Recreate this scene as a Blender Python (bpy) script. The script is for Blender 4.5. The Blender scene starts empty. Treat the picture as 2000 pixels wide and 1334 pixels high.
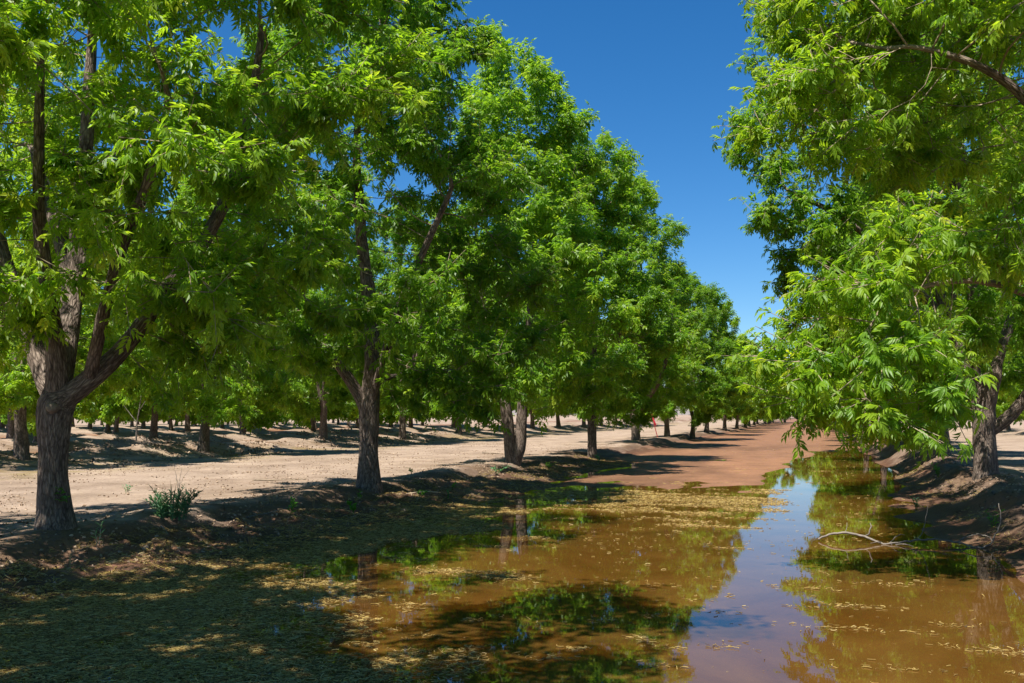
import bpy, math
import numpy as np
from mathutils import Vector, Matrix

S = bpy.context.scene
C = S.collection
rad = math.radians

# ------------------------------------------------------------------ camera, sky, sun, exposure
cam = bpy.data.objects.new('camera', bpy.data.cameras.new('camera'))
C.objects.link(cam)
cam.data.sensor_width = 36.0
cam.data.lens = 35.0
cam.data.clip_start = 0.1
cam.data.clip_end = 12000.0
cam.location = (0, 0, 1.9)
cam.rotation_euler = (rad(90 + 4.18), 0, rad(16.84))
S.camera = cam

SUN_EL, SUN_AZ = 64.0, 207.0          # azimuth clockwise from +Y: behind the camera, a little to the left
W = bpy.data.worlds.new('World')
S.world = W
W.use_nodes = True
wn = W.node_tree
bg = wn.nodes['Background']
sky = wn.nodes.new('ShaderNodeTexSky')
sky.sky_type = 'NISHITA'
sky.sun_disc = False
sky.sun_elevation = rad(SUN_EL)
sky.sun_rotation = rad(SUN_AZ)
sky.altitude = 1200
sky.air_density = 1.0
sky.dust_density = 0.15
sky.ozone_density = 6.0
hs = wn.nodes.new('ShaderNodeHueSaturation')      # the deep polarised blue of the photograph
hs.inputs['Saturation'].default_value = 1.27
wn.links.new(sky.outputs[0], hs.inputs['Color'])
wn.links.new(hs.outputs[0], bg.inputs[0])
bg.inputs[1].default_value = 0.057

sl = bpy.data.lights.new('sun', 'SUN')
sl.energy = 4.0
sl.angle = rad(0.53)
sl.color = (1.0, 0.955, 0.88)
sun = bpy.data.objects.new('sun', sl)
C.objects.link(sun)
_el, _az = rad(SUN_EL), rad(SUN_AZ)
_to = Vector((math.sin(_az) * math.cos(_el), math.cos(_az) * math.cos(_el), math.sin(_el)))
sun.rotation_euler = (-_to).to_track_quat('-Z', 'Y').to_euler()
sun.location = (-8, -20, 40)

S.view_settings.view_transform = 'Standard'
S.view_settings.look = 'None'
S.view_settings.gamma = 1.0
S.view_settings.use_curve_mapping = False
S.view_settings.exposure = 1.32
S.cycles.max_bounces = 10
S.cycles.diffuse_bounces = 6
S.cycles.glossy_bounces = 3
S.cycles.transmission_bounces = 5
S.cycles.transparent_max_bounces = 8
S.cycles.caustics_reflective = False
S.cycles.caustics_refractive = False
S.cycles.use_denoising = True

# ------------------------------------------------------------------ helpers
rng = np.random.default_rng(11)
_tab = np.random.default_rng(5).random((256, 256))


def vnoise(x, y):
    x = np.asarray(x, float); y = np.asarray(y, float)
    xi = np.floor(x).astype(int); yi = np.floor(y).astype(int)
    fx = x - xi; fy = y - yi
    fx = fx * fx * (3 - 2 * fx); fy = fy * fy * (3 - 2 * fy)
    a = _tab[xi & 255, yi & 255]; b = _tab[(xi + 1) & 255, yi & 255]
    c = _tab[xi & 255, (yi + 1) & 255]; d = _tab[(xi + 1) & 255, (yi + 1) & 255]
    return (a * (1 - fx) + b * fx) * (1 - fy) + (c * (1 - fx) + d * fx) * fy - 0.5


def fbm(x, y, o=4):
    s = 0; a = 1.0
    for k in range(o):
        s = s + a * vnoise(np.asarray(x) * 2 ** k + 17.3 * k, np.asarray(y) * 2 ** k + 9.1 * k)
        a *= 0.5
    return s


def sstep(a, b, x):
    t = np.clip((x - a) / (b - a), 0, 1)
    return t * t * (3 - 2 * t)


def mesh_np(name, V, F, mats=(), attrs=None, smooth=False, midx=None):
    """V (n,3); F (m,k) index array or list of such arrays"""
    me = bpy.data.meshes.new(name)
    V = np.ascontiguousarray(V, dtype=np.float32)
    Fs = [np.asarray(f, dtype=np.int32) for f in (F if isinstance(F, list) else [F]) if len(f)]
    me.vertices.add(len(V))
    me.vertices.foreach_set('co', V.ravel())
    nl = sum(f.size for f in Fs); npoly = sum(len(f) for f in Fs)
    me.loops.add(nl)
    me.loops.foreach_set('vertex_index', np.concatenate([f.ravel() for f in Fs]))
    me.polygons.add(npoly)
    tot = np.concatenate([np.full(len(f), f.shape[1], np.int32) for f in Fs])
    st = np.concatenate([[0], np.cumsum(tot)[:-1]]).astype(np.int32)
    me.polygons.foreach_set('loop_start', st)
    if smooth:
        me.polygons.foreach_set('use_smooth', np.ones(npoly, bool))
    else:
        me.polygons.foreach_set('use_smooth', np.zeros(npoly, bool))
    if midx is not None:
        me.polygons.foreach_set('material_index', np.asarray(midx, np.int32))
    for k, a in (attrs or {}).items():
        a = np.ascontiguousarray(a, np.float32)
        if a.ndim == 1:
            me.attributes.new(k, 'FLOAT', 'POINT').data.foreach_set('value', a)
        else:
            me.attributes.new(k, 'FLOAT_VECTOR', 'POINT').data.foreach_set('vector', a.ravel())
    me.update(calc_edges=True)
    for m in mats:
        me.materials.append(m)
    return me


def link(name, me, parent=None, loc=None, rot=None, scale=None):
    o = bpy.data.objects.new(name, me)
    C.objects.link(o)
    if parent is not None:
        o.parent = parent
    if loc is not None:
        o.location = loc
    if rot is not None:
        o.rotation_euler = rot
    if scale is not None:
        o.scale = scale
    return o


def tag(o, label=None, cat=None, group=None, kind=None):
    if label: o['label'] = label
    if cat: o['category'] = cat
    if group: o['group'] = group
    if kind: o['kind'] = kind
    return o


class MB:
    """collects tubes and ribbons with a per-vertex radius / along-stem coordinate"""
    def __init__(s):
        s.V = []; s.F4 = []; s.F3 = []; s.B = []; s.R = []; s.n = 0

    def tube(s, pts, rs, sides, rough=0.0, cap=True, v0=0.0):
        pts = np.asarray(pts, float); rs = np.asarray(rs, float)
        n = len(pts)
        T = np.gradient(pts, axis=0)
        T /= np.linalg.norm(T, axis=1)[:, None] + 1e-9
        up = np.array([1.0, 0, 0]) if abs(T[0, 2]) > 0.7 else np.array([0, 0, 1.0])
        u = np.cross(T[0], up); u /= np.linalg.norm(u)
        U = np.zeros((n, 3))
        for i in range(n):
            u = u - T[i] * np.dot(u, T[i]); u /= np.linalg.norm(u) + 1e-9
            U[i] = u
        Wv = np.cross(T, U)
        th = np.arange(sides) * 2 * math.pi / sides
        L = np.concatenate([[0], np.cumsum(np.linalg.norm(np.diff(pts, axis=0), axis=1))]) + v0
        rr = rs[:, None] * np.ones((1, sides))
        if rough > 0:
            q = fbm(np.tile(np.cos(th) * 1.7 + 40, (n, 1)) + pts[:1, :1], L[:, None] * 1.6 + np.sin(th)[None] * 1.9, 3)
            q2 = vnoise(np.tile(th * 3.2, (n, 1)), L[:, None] * 3.0 + 7)
            rr = rr * (1 + rough * (q * 1.4 + q2 * 0.5))
        ring = pts[:, None, :] + rr[:, :, None] * (np.cos(th)[None, :, None] * U[:, None, :] + np.sin(th)[None, :, None] * Wv[:, None, :])
        s.V.append(ring.reshape(-1, 3))
        s.B.append(np.stack([np.cos(th)[None] * rr, np.sin(th)[None] * rr, np.tile(L[:, None], (1, sides))], -1).reshape(-1, 3))
        s.R.append(np.repeat(rs, sides))
        i = np.arange(n - 1)[:, None]; j = np.arange(sides)[None]
        a = s.n + i * sides + j; b = s.n + i * sides + (j + 1) % sides
        s.F4.append(np.stack([a, b, b + sides, a + sides], -1).reshape(-1, 4))
        if cap:
            k = s.n + (n - 1) * sides
            s.F3.append(np.array([[k, k + q, k + q + 1] for q in range(1, sides - 1)]))
        s.n += n * sides

    def poly(s, V, F, r=0.01):
        V = np.asarray(V, float); F = np.asarray(F)
        s.V.append(V); s.B.append(V * 1.0); s.R.append(np.full(len(V), r))
        (s.F4 if F.shape[1] == 4 else s.F3).append(F + s.n)
        s.n += len(V)

    def mesh(s, name, mat, smooth=True):
        F = []
        if s.F4: F.append(np.concatenate(s.F4))
        if s.F3: F.append(np.concatenate([f for f in s.F3 if len(f)]))
        return mesh_np(name, np.concatenate(s.V), F, [mat], {'bark': np.concatenate(s.B), 'rad': np.concatenate(s.R)}, smooth)


# ------------------------------------------------------------------ materials
def newmat(name):
    m = bpy.data.materials.new(name)
    m.use_nodes = True
    nt = m.node_tree
    for n in list(nt.nodes):
        nt.nodes.remove(n)
    out = nt.nodes.new('ShaderNodeOutputMaterial')
    return m, nt, out


def N(nt, typ, **kw):
    n = nt.nodes.new(typ)
    for k, v in kw.items():
        if k.startswith('i_'):
            key = k[2:]
            key = int(key) if key.isdigit() else key
            n.inputs[key].default_value = v
        else:
            setattr(n, k, v)
    return n


def ramp(nt, fac, stops):
    r = nt.nodes.new('ShaderNodeValToRGB')
    while len(r.color_ramp.elements) < len(stops):
        r.color_ramp.elements.new(0.5)
    for e, (p, c) in zip(r.color_ramp.elements, stops):
        e.position = p
        e.color = (c[0], c[1], c[2], 1) if len(c) == 3 else c
    nt.links.new(fac, r.inputs[0])
    return r.outputs[0]


def mixc(nt, fac, a, b, mode='MIX'):
    m = nt.nodes.new('ShaderNodeMix')
    m.data_type = 'RGBA'; m.blend_type = mode
    for v, i in ((fac, 0), (a, 6), (b, 7)):
        if hasattr(v, 'links') or hasattr(v, 'is_output'):
            nt.links.new(v, m.inputs[i])
        else:
            m.inputs[i].default_value = v if i == 0 else (v[0], v[1], v[2], 1)
    return m.outputs[2]


def attr(nt, name):
    a = nt.nodes.new('ShaderNodeAttribute')
    a.attribute_name = name
    return a


def leaf_mat(name, cols, tcols, rough=0.46, trans=0.5, spec=0.4):
    m, nt, out = newmat(name)
    a = attr(nt, 'tint')
    c = ramp(nt, a.outputs['Fac'], cols)
    t = ramp(nt, a.outputs['Fac'], tcols)
    oi = N(nt, 'ShaderNodeObjectInfo')
    v = ramp(nt, oi.outputs['Random'], [(0.0, (0.80, 0.86, 0.9)), (0.5, (1.0, 1.0, 1.0)), (1.0, (1.22, 1.08, 1.0))])
    c = mixc(nt, 1.0, c, v, 'MULTIPLY')
    t = mixc(nt, 1.0, t, v, 'MULTIPLY')
    p = N(nt, 'ShaderNodeBsdfPrincipled')
    nt.links.new(c, p.inputs['Base Color'])
    p.inputs['Roughness'].default_value = rough
    p.inputs['Specular IOR Level'].default_value = spec
    tr = N(nt, 'ShaderNodeBsdfTranslucent')
    nt.links.new(t, tr.inputs[0])
    mx = N(nt, 'ShaderNodeMixShader')
    mx.inputs[0].default_value = trans
    nt.links.new(p.outputs[0], mx.inputs[1])
    nt.links.new(tr.outputs[0], mx.inputs[2])
    nt.links.new(mx.outputs[0], out.inputs[0])
    return m


LEAF = leaf_mat('pecan_leaf',
                [(0.0, (0.060, 0.150, 0.012)), (0.5, (0.138, 0.262, 0.014)), (0.85, (0.22, 0.335, 0.02)), (1.0, (0.30, 0.38, 0.03))],
                [(0.0, (0.25, 0.52, 0.016)), (0.6, (0.43, 0.69, 0.022)), (1.0, (0.60, 0.76, 0.04))])
WEED = leaf_mat('weed_leaf', [(0.0, (0.08, 0.19, 0.08)), (1.0, (0.16, 0.32, 0.14))], [(0.0, (0.06, 0.2, 0.05)), (1.0, (0.15, 0.35, 0.08))], trans=0.3)
SEEDLING = leaf_mat('seedling_leaf', [(0.0, (0.05, 0.16, 0.012)), (1.0, (0.10, 0.27, 0.02))], [(0.0, (0.16, 0.40, 0.02)), (1.0, (0.26, 0.55, 0.03))], trans=0.4)
STRAW = leaf_mat('straw', [(0.0, (0.22, 0.15, 0.07)), (1.0, (0.42, 0.31, 0.15))], [(0.0, (0.2, 0.14, 0.06)), (1.0, (0.3, 0.22, 0.1))], rough=0.8, trans=0.2, spec=0.1)
TASSEL = leaf_mat('hanging_catkin', [(0.0, (0.20, 0.25, 0.03)), (1.0, (0.34, 0.36, 0.06))], [(0.0, (0.3, 0.36, 0.04)), (1.0, (0.4, 0.44, 0.06))], rough=0.7, trans=0.35, spec=0.2)


def bark_material():
    m, nt, out = newmat('bark')
    a = attr(nt, 'bark'); r = attr(nt, 'rad')
    mp = N(nt, 'ShaderNodeMapping'); mp.inputs['Scale'].default_value = (1, 1, 0.22)
    nt.links.new(a.outputs['Vector'], mp.inputs[0])
    n1 = N(nt, 'ShaderNodeTexNoise', i_Scale=26.0, i_Detail=5.0, i_Roughness=0.62)
    nt.links.new(mp.outputs[0], n1.inputs['Vector'])
    vo = N(nt, 'ShaderNodeTexVoronoi', i_Scale=30.0); vo.feature = 'DISTANCE_TO_EDGE'
    nt.links.new(mp.outputs[0], vo.inputs['Vector'])
    n2 = N(nt, 'ShaderNodeTexNoise', i_Scale=2.3, i_Detail=3.0)
    nt.links.new(a.outputs['Vector'], n2.inputs['Vector'])
    c = ramp(nt, n1.outputs[0], [(0.3, (0.075, 0.059, 0.049)), (0.48, (0.195, 0.155, 0.128)), (0.62, (0.31, 0.255, 0.213)), (0.8, (0.41, 0.35, 0.305))])
    e = ramp(nt, vo.outputs['Distance'], [(0.0, (0.35, 0.33, 0.32)), (0.22, (1, 1, 1))])
    c = mixc(nt, 0.8, c, e, 'MULTIPLY')
    g = ramp(nt, n2.outputs[0], [(0.35, (0.78, 0.74, 0.72)), (0.65, (1.12, 1.08, 1.02))])
    c = mixc(nt, 1.0, c, g, 'MULTIPLY')
    mr = N(nt, 'ShaderNodeMapRange', i_1=0.008, i_2=0.05, i_3=1.0, i_4=0.0)
    nt.links.new(r.outputs['Fac'], mr.inputs[0])
    tw = ramp(nt, n2.outputs[0], [(0.3, (0.24, 0.185, 0.125)), (0.7, (0.46, 0.37, 0.25))])
    c = mixc(nt, mr.outputs[0], c, tw)
    p = N(nt, 'ShaderNodeBsdfPrincipled')
    nt.links.new(c, p.inputs['Base Color'])
    p.inputs['Roughness'].default_value = 0.9
    p.inputs['Specular IOR Level'].default_value = 0.15
    h = N(nt, 'ShaderNodeMath', operation='MULTIPLY')
    nt.links.new(n1.outputs[0], h.inputs[0])
    nt.links.new(e, h.inputs[1])
    bp = N(nt, 'ShaderNodeBump', i_Strength=0.9, i_Distance=0.03)
    nt.links.new(h.outputs[0], bp.inputs['Height'])
    nt.links.new(bp.outputs[0], p.inputs['Normal'])
    nt.links.new(p.outputs[0], out.inputs[0])
    return m


BARK = bark_material()


def simple_mat(name, col, rough=0.8, var=0.3, scale=8.0, spec=0.3, bump=0.3):
    m, nt, out = newmat(name)
    tc = N(nt, 'ShaderNodeTexCoord')
    n = N(nt, 'ShaderNodeTexNoise', i_Scale=scale, i_Detail=5.0)
    nt.links.new(tc.outputs['Object'], n.inputs['Vector'])
    c = ramp(nt, n.outputs[0], [(0.25, tuple(x * (1 - var) for x in col)), (0.75, tuple(min(1, x * (1 + var)) for x in col))])
    p = N(nt, 'ShaderNodeBsdfPrincipled')
    nt.links.new(c, p.inputs['Base Color'])
    p.inputs['Roughness'].default_value = rough
    p.inputs['Specular IOR Level'].default_value = spec
    b = N(nt, 'ShaderNodeBump', i_Strength=bump, i_Distance=0.02)
    nt.links.new(n.outputs[0], b.inputs['Height'])
    nt.links.new(b.outputs[0], p.inputs['Normal'])
    nt.links.new(p.outputs[0], out.inputs[0])
    return m


DEADWOOD = simple_mat('dead_wood', (0.19, 0.16, 0.13), 0.85, 0.35, 14)
PALEWOOD = simple_mat('pale_twig', (0.45, 0.36, 0.24), 0.8, 0.3, 10)
REDPAINT = simple_mat('red_paint', (0.30, 0.03, 0.03), 0.5, 0.2, 5)
REDCLOTH = simple_mat('red_cloth', (0.55, 0.02, 0.05), 0.8, 0.15, 20)
CLOD = simple_mat('soil_clod', (0.14, 0.075, 0.05), 0.95, 0.3, 20, 0.1, 0.8)
SCAR = simple_mat('pruning_scar', (0.20, 0.15, 0.11), 0.8, 0.25, 30)


def ground_material():
    m, nt, out = newmat('orchard_soil')
    col = attr(nt, 'col'); wet = attr(nt, 'wet')
    g = N(nt, 'ShaderNodeNewGeometry')
    P = g.outputs['Position']

    def no(scale, det=4.0, rough=0.55):
        n = N(nt, 'ShaderNodeTexNoise', i_Scale=scale, i_Detail=det, i_Roughness=rough)
        nt.links.new(P, n.inputs['Vector'])
        return n.outputs[0]
    a = ramp(nt, no(1.1, 5), [(0.3, (0.80, 0.77, 0.74)), (0.7, (1.14, 1.13, 1.12))])
    b = ramp(nt, no(14.0, 6, 0.65), [(0.28, (0.66, 0.62, 0.58)), (0.5, (1, 1, 1)), (0.75, (1.18, 1.16, 1.12))])
    k = no(42.0, 2)
    d = ramp(nt, k, [(0.66, (1, 1, 1)), (0.72, (0.55, 0.48, 0.36))])
    c = mixc(nt, 1.0, col.outputs['Color'], a, 'MULTIPLY')
    c = mixc(nt, 1.0, c, b, 'MULTIPLY')
    c = mixc(nt, 0.7, c, d, 'MULTIPLY')
    p = N(nt, 'ShaderNodeBsdfPrincipled')
    nt.links.new(c, p.inputs['Base Color'])
    rr = N(nt, 'ShaderNodeMapRange', i_1=0.0, i_2=1.0, i_3=0.97, i_4=0.62)
    nt.links.new(wet.outputs['Fac'], rr.inputs[0])
    nt.links.new(rr.outputs[0], p.inputs['Roughness'])
    p.inputs['Specular IOR Level'].default_value = 0.2
    h = N(nt, 'ShaderNodeMath', operation='ADD')
    nt.links.new(no(9.0, 8, 0.7), h.inputs[0])
    nt.links.new(no(55.0, 3, 0.6), h.inputs[1])
    bp = N(nt, 'ShaderNodeBump', i_Strength=0.75, i_Distance=0.035)
    nt.links.new(h.outputs[0], bp.inputs['Height'])
    nt.links.new(bp.outputs[0], p.inputs['Normal'])
    nt.links.new(p.outputs[0], out.inputs[0])
    return m


def water_material():
    m, nt, out = newmat('muddy_water')
    g = N(nt, 'ShaderNodeNewGeometry')
    n = N(nt, 'ShaderNodeTexNoise', i_Scale=5.0, i_Detail=3.0)
    nt.links.new(g.outputs['Position'], n.inputs['Vector'])
    bp = N(nt, 'ShaderNodeBump', i_Strength=0.06, i_Distance=0.004)
    nt.links.new(n.outputs[0], bp.inputs['Height'])
    fr = N(nt, 'ShaderNodeFresnel', i_IOR=1.33)
    nt.links.new(bp.outputs[0], fr.inputs['Normal'])
    gl = N(nt, 'ShaderNodeBsdfGlossy', i_Roughness=0.015)
    gl.inputs[0].default_value = (1, 1, 1, 1)
    nt.links.new(bp.outputs[0], gl.inputs['Normal'])
    tr = N(nt, 'ShaderNodeBsdfTransparent')
    tr.inputs[0].default_value = (0.80, 0.60, 0.25, 1)
    df = N(nt, 'ShaderNodeBsdfDiffuse')
    sn = N(nt, 'ShaderNodeTexNoise', i_Scale=0.55, i_Detail=5.0, i_Roughness=0.6, i_Distortion=1.2)
    nt.links.new(g.outputs['Position'], sn.inputs['Vector'])
    nt.links.new(ramp(nt, sn.outputs[0], [(0.3, (0.125, 0.064, 0.014)), (0.7, (0.175, 0.088, 0.020))]), df.inputs[0])
    m1 = N(nt, 'ShaderNodeMixShader')
    mr = N(nt, 'ShaderNodeMapRange', i_1=0.3, i_2=0.7, i_3=0.32, i_4=0.6)
    nt.links.new(sn.outputs[0], mr.inputs[0]); nt.links.new(mr.outputs[0], m1.inputs[0])
    nt.links.new(tr.outputs[0], m1.inputs[1]); nt.links.new(df.outputs[0], m1.inputs[2])
    m2 = N(nt, 'ShaderNodeMixShader')
    nt.links.new(fr.outputs[0], m2.inputs[0])
    nt.links.new(m1.outputs[0], m2.inputs[1]); nt.links.new(gl.outputs[0], m2.inputs[2])
    nt.links.new(m2.outputs[0], out.inputs[0])
    return m


# ------------------------------------------------------------------ terrain
PX = np.array([-3000, -200, -86, -84.5, -83, -74, -73, -71.6, -70, -62.5, -61, -59.5, -58, -50.3, -49, -47.6, -46, -37.5, -36.4, -35.2, -33.6, -33, -27, -26.2, -25.0, -24.3, -23.4, -22.2, -20, -12, -10.6, -9.8, -9.15, -8.75, -8.2, -7.5, -6.95, -5, -2, 0.6, 2.0, 2.6, 2.95, 3.45, 3.9, 4.5, 5.2, 6.2, 9, 14, 16, 17.2, 18.6, 24, 30, 31.2, 32.4, 60, 3000.])
PZ = np.array([.3, .3, .1, .5, .1, .1, .2, .55, .1, .1, .2, .55, .1, .1, .15, .55, .12, .12, .3, .62, .15, .04, .04, .12, .62, .66, .42, .26, .27, .24, .28, .37, .33, .17, .13, .06, .0, -.055, -.10, -.11, -.07, .02, .16, .50, .60, .5, .26, .16, .2, .2, .3, .55, .2, .2, .2, .5, .2, .3, .3])
BANDS = [(-8.7, 2.85), (-34.2, -25.6), (-58.5, -49.8)]      # irrigated basins


def smud(X, Y):
    """0..1: bare mud flat inside the near basin"""
    n = fbm(X * 0.45 + 3, Y * 0.28, 3) * 2.6
    edge = 26.4 - (X + 5.2) * 0.25 + n * 1.5 + fbm(X * 1.3, Y * .8, 4) * 3.6
    a = sstep(-2.2, 2.6, Y - edge)
    right = -1.35 + (np.minimum(Y, 52) - 25) * 0.055 + fbm(Y * 0.3, X * 0 + 8, 3) * 0.9
    b = np.maximum(sstep(0.35, -0.55, X - right), sstep(49, 56, Y + n))
    c = np.maximum(sstep(-6.9, -6.2, X + fbm(Y * 0.25, X * 0.2, 2) * 1.1), sstep(34, 42, Y))
    return a * b * c * sstep(-8.5, -7.5, X) * sstep(2.9, 2.2, X)


def ground_z(X, Y):
    X = np.asarray(X, float); Y = np.asarray(Y, float)
    near = np.exp(-((X + 3) / 30.0) ** 2)
    wob = fbm(Y * 0.30, X * 0.05 + 4, 3) * 0.45
    nshift = np.where(Y < 12, (12 - np.clip(Y, 2, 12)) * 0.14, 0) * sstep(-5, -7, X) * sstep(-10, -8.6, X)
    z = np.interp(X + wob * sstep(-5.5, -6.8, X) + wob * sstep(1.5, 2.4, X) + nshift, PX, PZ)
    crest = np.zeros_like(z)
    for cx, w, a in ((-9.6, .55, .16), (-24.6, .8, .30), (-35.3, .8, .30), (3.95, .7, .22), (-47.6, .8, .3), (-59.6, .8, .3), (-71.6, .8, .3), (17.2, .8, .25)):
        crest += np.exp(-((X - cx) / w) ** 2) * a * fbm(Y * 0.42 + cx, X * 0.3, 3)
    z = z + crest
    dry = sstep(0.05, 0.25, z)
    z = z + (np.exp(-((X + 24.8) / 1.6) ** 2) + np.exp(-((X + 35.6) / 1.8) ** 2) + np.exp(-((X + 47.6) / 2.2) ** 2)) * fbm(X * 1.1, Y * 1.3, 4) * .17
    z = z + dry * (fbm(X * 0.9, Y * 0.9, 4) * 0.06 + fbm(X * 4, Y * 4, 3) * 0.018)
    # lumpy cut faces of the banks
    face = np.exp(-((X + 8.6) / 0.5) ** 2) + np.exp(-((X - 3.2) / 0.5) ** 2) + 0.6 * np.exp(-((X + 7.6) / 0.5) ** 2)
    z = z + face * fbm(X * 3.1, Y * 2.6, 5) * 0.16
    inb = sstep(-7.4, -6.6, X) * sstep(3.0, 2.2, X)
    z = z + inb * (fbm(X * 0.7 + 5, Y * 0.5, 3) * 0.03)
    # sunken wheel ruts with rims in the near right corner
    for (mx, my, rr) in ((0.28, 11.1, .55), (0.33, 9.9, .5)):
        d = np.hypot((X - mx) / 1.25, Y - my)
        z = z + 0.07 * np.exp(-((d - rr) / 0.16) ** 2) - 0.03 * np.exp(-(d / 0.3) ** 2)
    z = z + 0.15 * np.exp(-((X - 2.25) / 1.0) ** 2) * sstep(15.2, 17.5, Y) * sstep(29, 25, Y) * (.8 + fbm(X * 1.3, Y * .9, 3))
    mm = smud(X, Y)
    z = z * (1 - mm) + mm * (0.020 + fbm(X * 0.8, Y * 0.45, 4) * np.where(Y < 44, 0.034, 0.016))
    # irrigated far basins stay level mud; cross berms close the basins far away
    return z


def lines(segs):
    out = [segs[0][0]]
    for a, b, d in segs:
        n = max(1, int(round((b - a) / d)))
        out += list(a + (b - a) * (np.arange(1, n + 1) / n))
    return np.array(out)


gx = lines([(-3000, -400, 650), (-400, -150, 50), (-150, -90, 6), (-90, -40, 1.0), (-40, -22, .3), (-22, -11, .4), (-11, -6.4, .065), (-6.4, 2.2, .2), (2.2, 5.4, .075), (5.4, 12, .3), (12, 40, 1.2), (40, 400, 40), (400, 3000, 650)])
gy = [-60, -30, -12, -4, 0, 3, 5]
while gy[-1] < 420:
    y = gy[-1]
    gy.append(y + max(0.10, 0.0095 * y if y < 60 else 0.024 * y))
gy = np.array(gy + [600, 1000, 1800, 3200, 6000])
GX, GY = np.meshgrid(gx, gy, indexing='ij')
GZ = ground_z(GX, GY)


def blend(a, b, t):
    return a * (1 - t[..., None]) + np.asarray(b) * t[..., None]


dn = fbm(GX * 0.6, GY * 0.6, 4)
dn2 = fbm(GX * 2.2 + 9, GY * 2.2, 4)
PALE = np.array([0.325, 0.247, 0.186])
WETS = np.array([0.115, 0.056, 0.033])
MUD = np.array([0.232, 0.120, 0.066])
BED = np.array([0.18, 0.105, 0.04])
SCRUB = np.array([0.20, 0.19, 0.06])
col = np.ones(GX.shape + (3,)) * PALE
col = blend(col, PALE * np.array([0.80, 0.78, 0.76]), sstep(-0.1, 0.4, dn))
# greenish sprouting and old litter along the road edges and round the berms
for cx, w in ((-20.8, 1.6), (-22.6, 1.0), (-8.2, .9), (-36.5, 1.5), (5.6, 1.0)):
    t = np.exp(-((GX - cx) / w) ** 2) * sstep(0.02, 0.42, dn2 + 0.12) * 0.75
    col = blend(col, SCRUB * np.array([1.2, 1.0, 1.0]), np.clip(t, 0, 1))
wet = np.zeros(GX.shape)
for a, b in BANDS:
    inb = sstep(a - 0.35, a + 0.15, GX + dn2 * 0.5) * sstep(b + 0.35, b - 0.15, GX - dn2 * 0.5)
    low = sstep(0.30, 0.20, GZ + dn2 * 0.06)
    t = inb * low
    tone = WETS if a > -10 else MUD * 0.92
    col = blend(col, tone, t)
    wet = np.maximum(wet, t)
edge_soil = sstep(-9.75, -9.15, GX + dn * .8) * sstep(-6.6, -7.2, GX) + sstep(4.3, 3.7, GX + dn * .6) * sstep(2.3, 2.7, GX)
col = blend(col, np.array([0.085, 0.047, 0.030]), np.clip(edge_soil * (0.75 + dn2 * .6), 0, 1))
# wheel tracks, then old leaf litter with canopy shade painted in under the rows
for tx in (-13.2, -15.0, -17.4, -19.2):
    t = np.exp(-((GX - tx + fbm(GY * .05, GX * 0 + tx, 2) * .8) / .22) ** 2) * .5
    col = blend(col, PALE * np.array([1.16, 1.15, 1.14]), t)
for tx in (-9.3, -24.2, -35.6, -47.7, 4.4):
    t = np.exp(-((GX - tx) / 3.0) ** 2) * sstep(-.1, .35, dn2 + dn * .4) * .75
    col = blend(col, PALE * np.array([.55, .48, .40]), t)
# dry crumbly reddish patches on the low terrace of the near banks
terr = (np.exp(-((GX + 8.0) / .7) ** 2) + np.exp(-((GX - 3.1) / .5) ** 2)) * sstep(0.05, 0.3, dn) * sstep(0.05, 0.11, GZ)
col = blend(col, [0.235, 0.120, 0.075], np.clip(terr * .95, 0, 1))
mm = smud(GX, GY) * sstep(-8.6, -7.6, GX) * sstep(2.9, 2.3, GX)
mt = np.ones(GX.shape + (3,)) * MUD
mt = blend(mt, MUD * .72, sstep(-.15, .35, fbm(GX * .5, GY * .16 + 3, 4)))
mt = blend(mt, MUD * np.array([1.15, 1.14, 1.12]), sstep(.1, .4, fbm(GX * .35 + 5, GY * .1, 3)))
mt = blend(mt, WETS * 1.15, sstep(.95, .35, mm))
col = blend(col, mt, sstep(0, .25, mm))
far = sstep(3.2, 0.0, GX) * sstep(55, 70, GY) * sstep(-8.3, -7.3, GX + dn2 * .3) * sstep(2.9, 2.2, GX) * sstep(0.16, 0.1, GZ)
col = blend(col, MUD, far)
ub = sstep(0.0, -0.03, GZ) * sstep(-9, -8, GX) * sstep(3.4, 2.8, GX)
col = blend(col, BED, ub)
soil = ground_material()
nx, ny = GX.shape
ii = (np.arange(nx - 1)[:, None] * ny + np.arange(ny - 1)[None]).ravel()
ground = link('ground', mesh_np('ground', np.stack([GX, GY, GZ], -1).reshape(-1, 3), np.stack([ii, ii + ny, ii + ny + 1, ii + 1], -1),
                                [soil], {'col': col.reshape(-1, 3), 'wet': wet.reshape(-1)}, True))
tag(ground, 'pale dusty orchard soil with berms, a dirt road and a dark irrigated basin', kind='structure')

wx = np.linspace(-9.4, 3.3, 12); wy = np.array([-12, 0, 6, 10, 16, 24, 34, 46, 60.])
WX, WY = np.meshgrid(wx, wy, indexing='ij')
k = len(wy)
ii = (np.arange(len(wx) - 1)[:, None] * k + np.arange(k - 1)[None]).ravel()
water = link('water', mesh_np('water', np.stack([WX, WY, WX * 0], -1).reshape(-1, 3), np.stack([ii, ii + k, ii + k + 1, ii + 1], -1), [water_material()]))
tag(water, 'shallow amber irrigation water standing in the basin between the tree rows', kind='structure')

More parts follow.
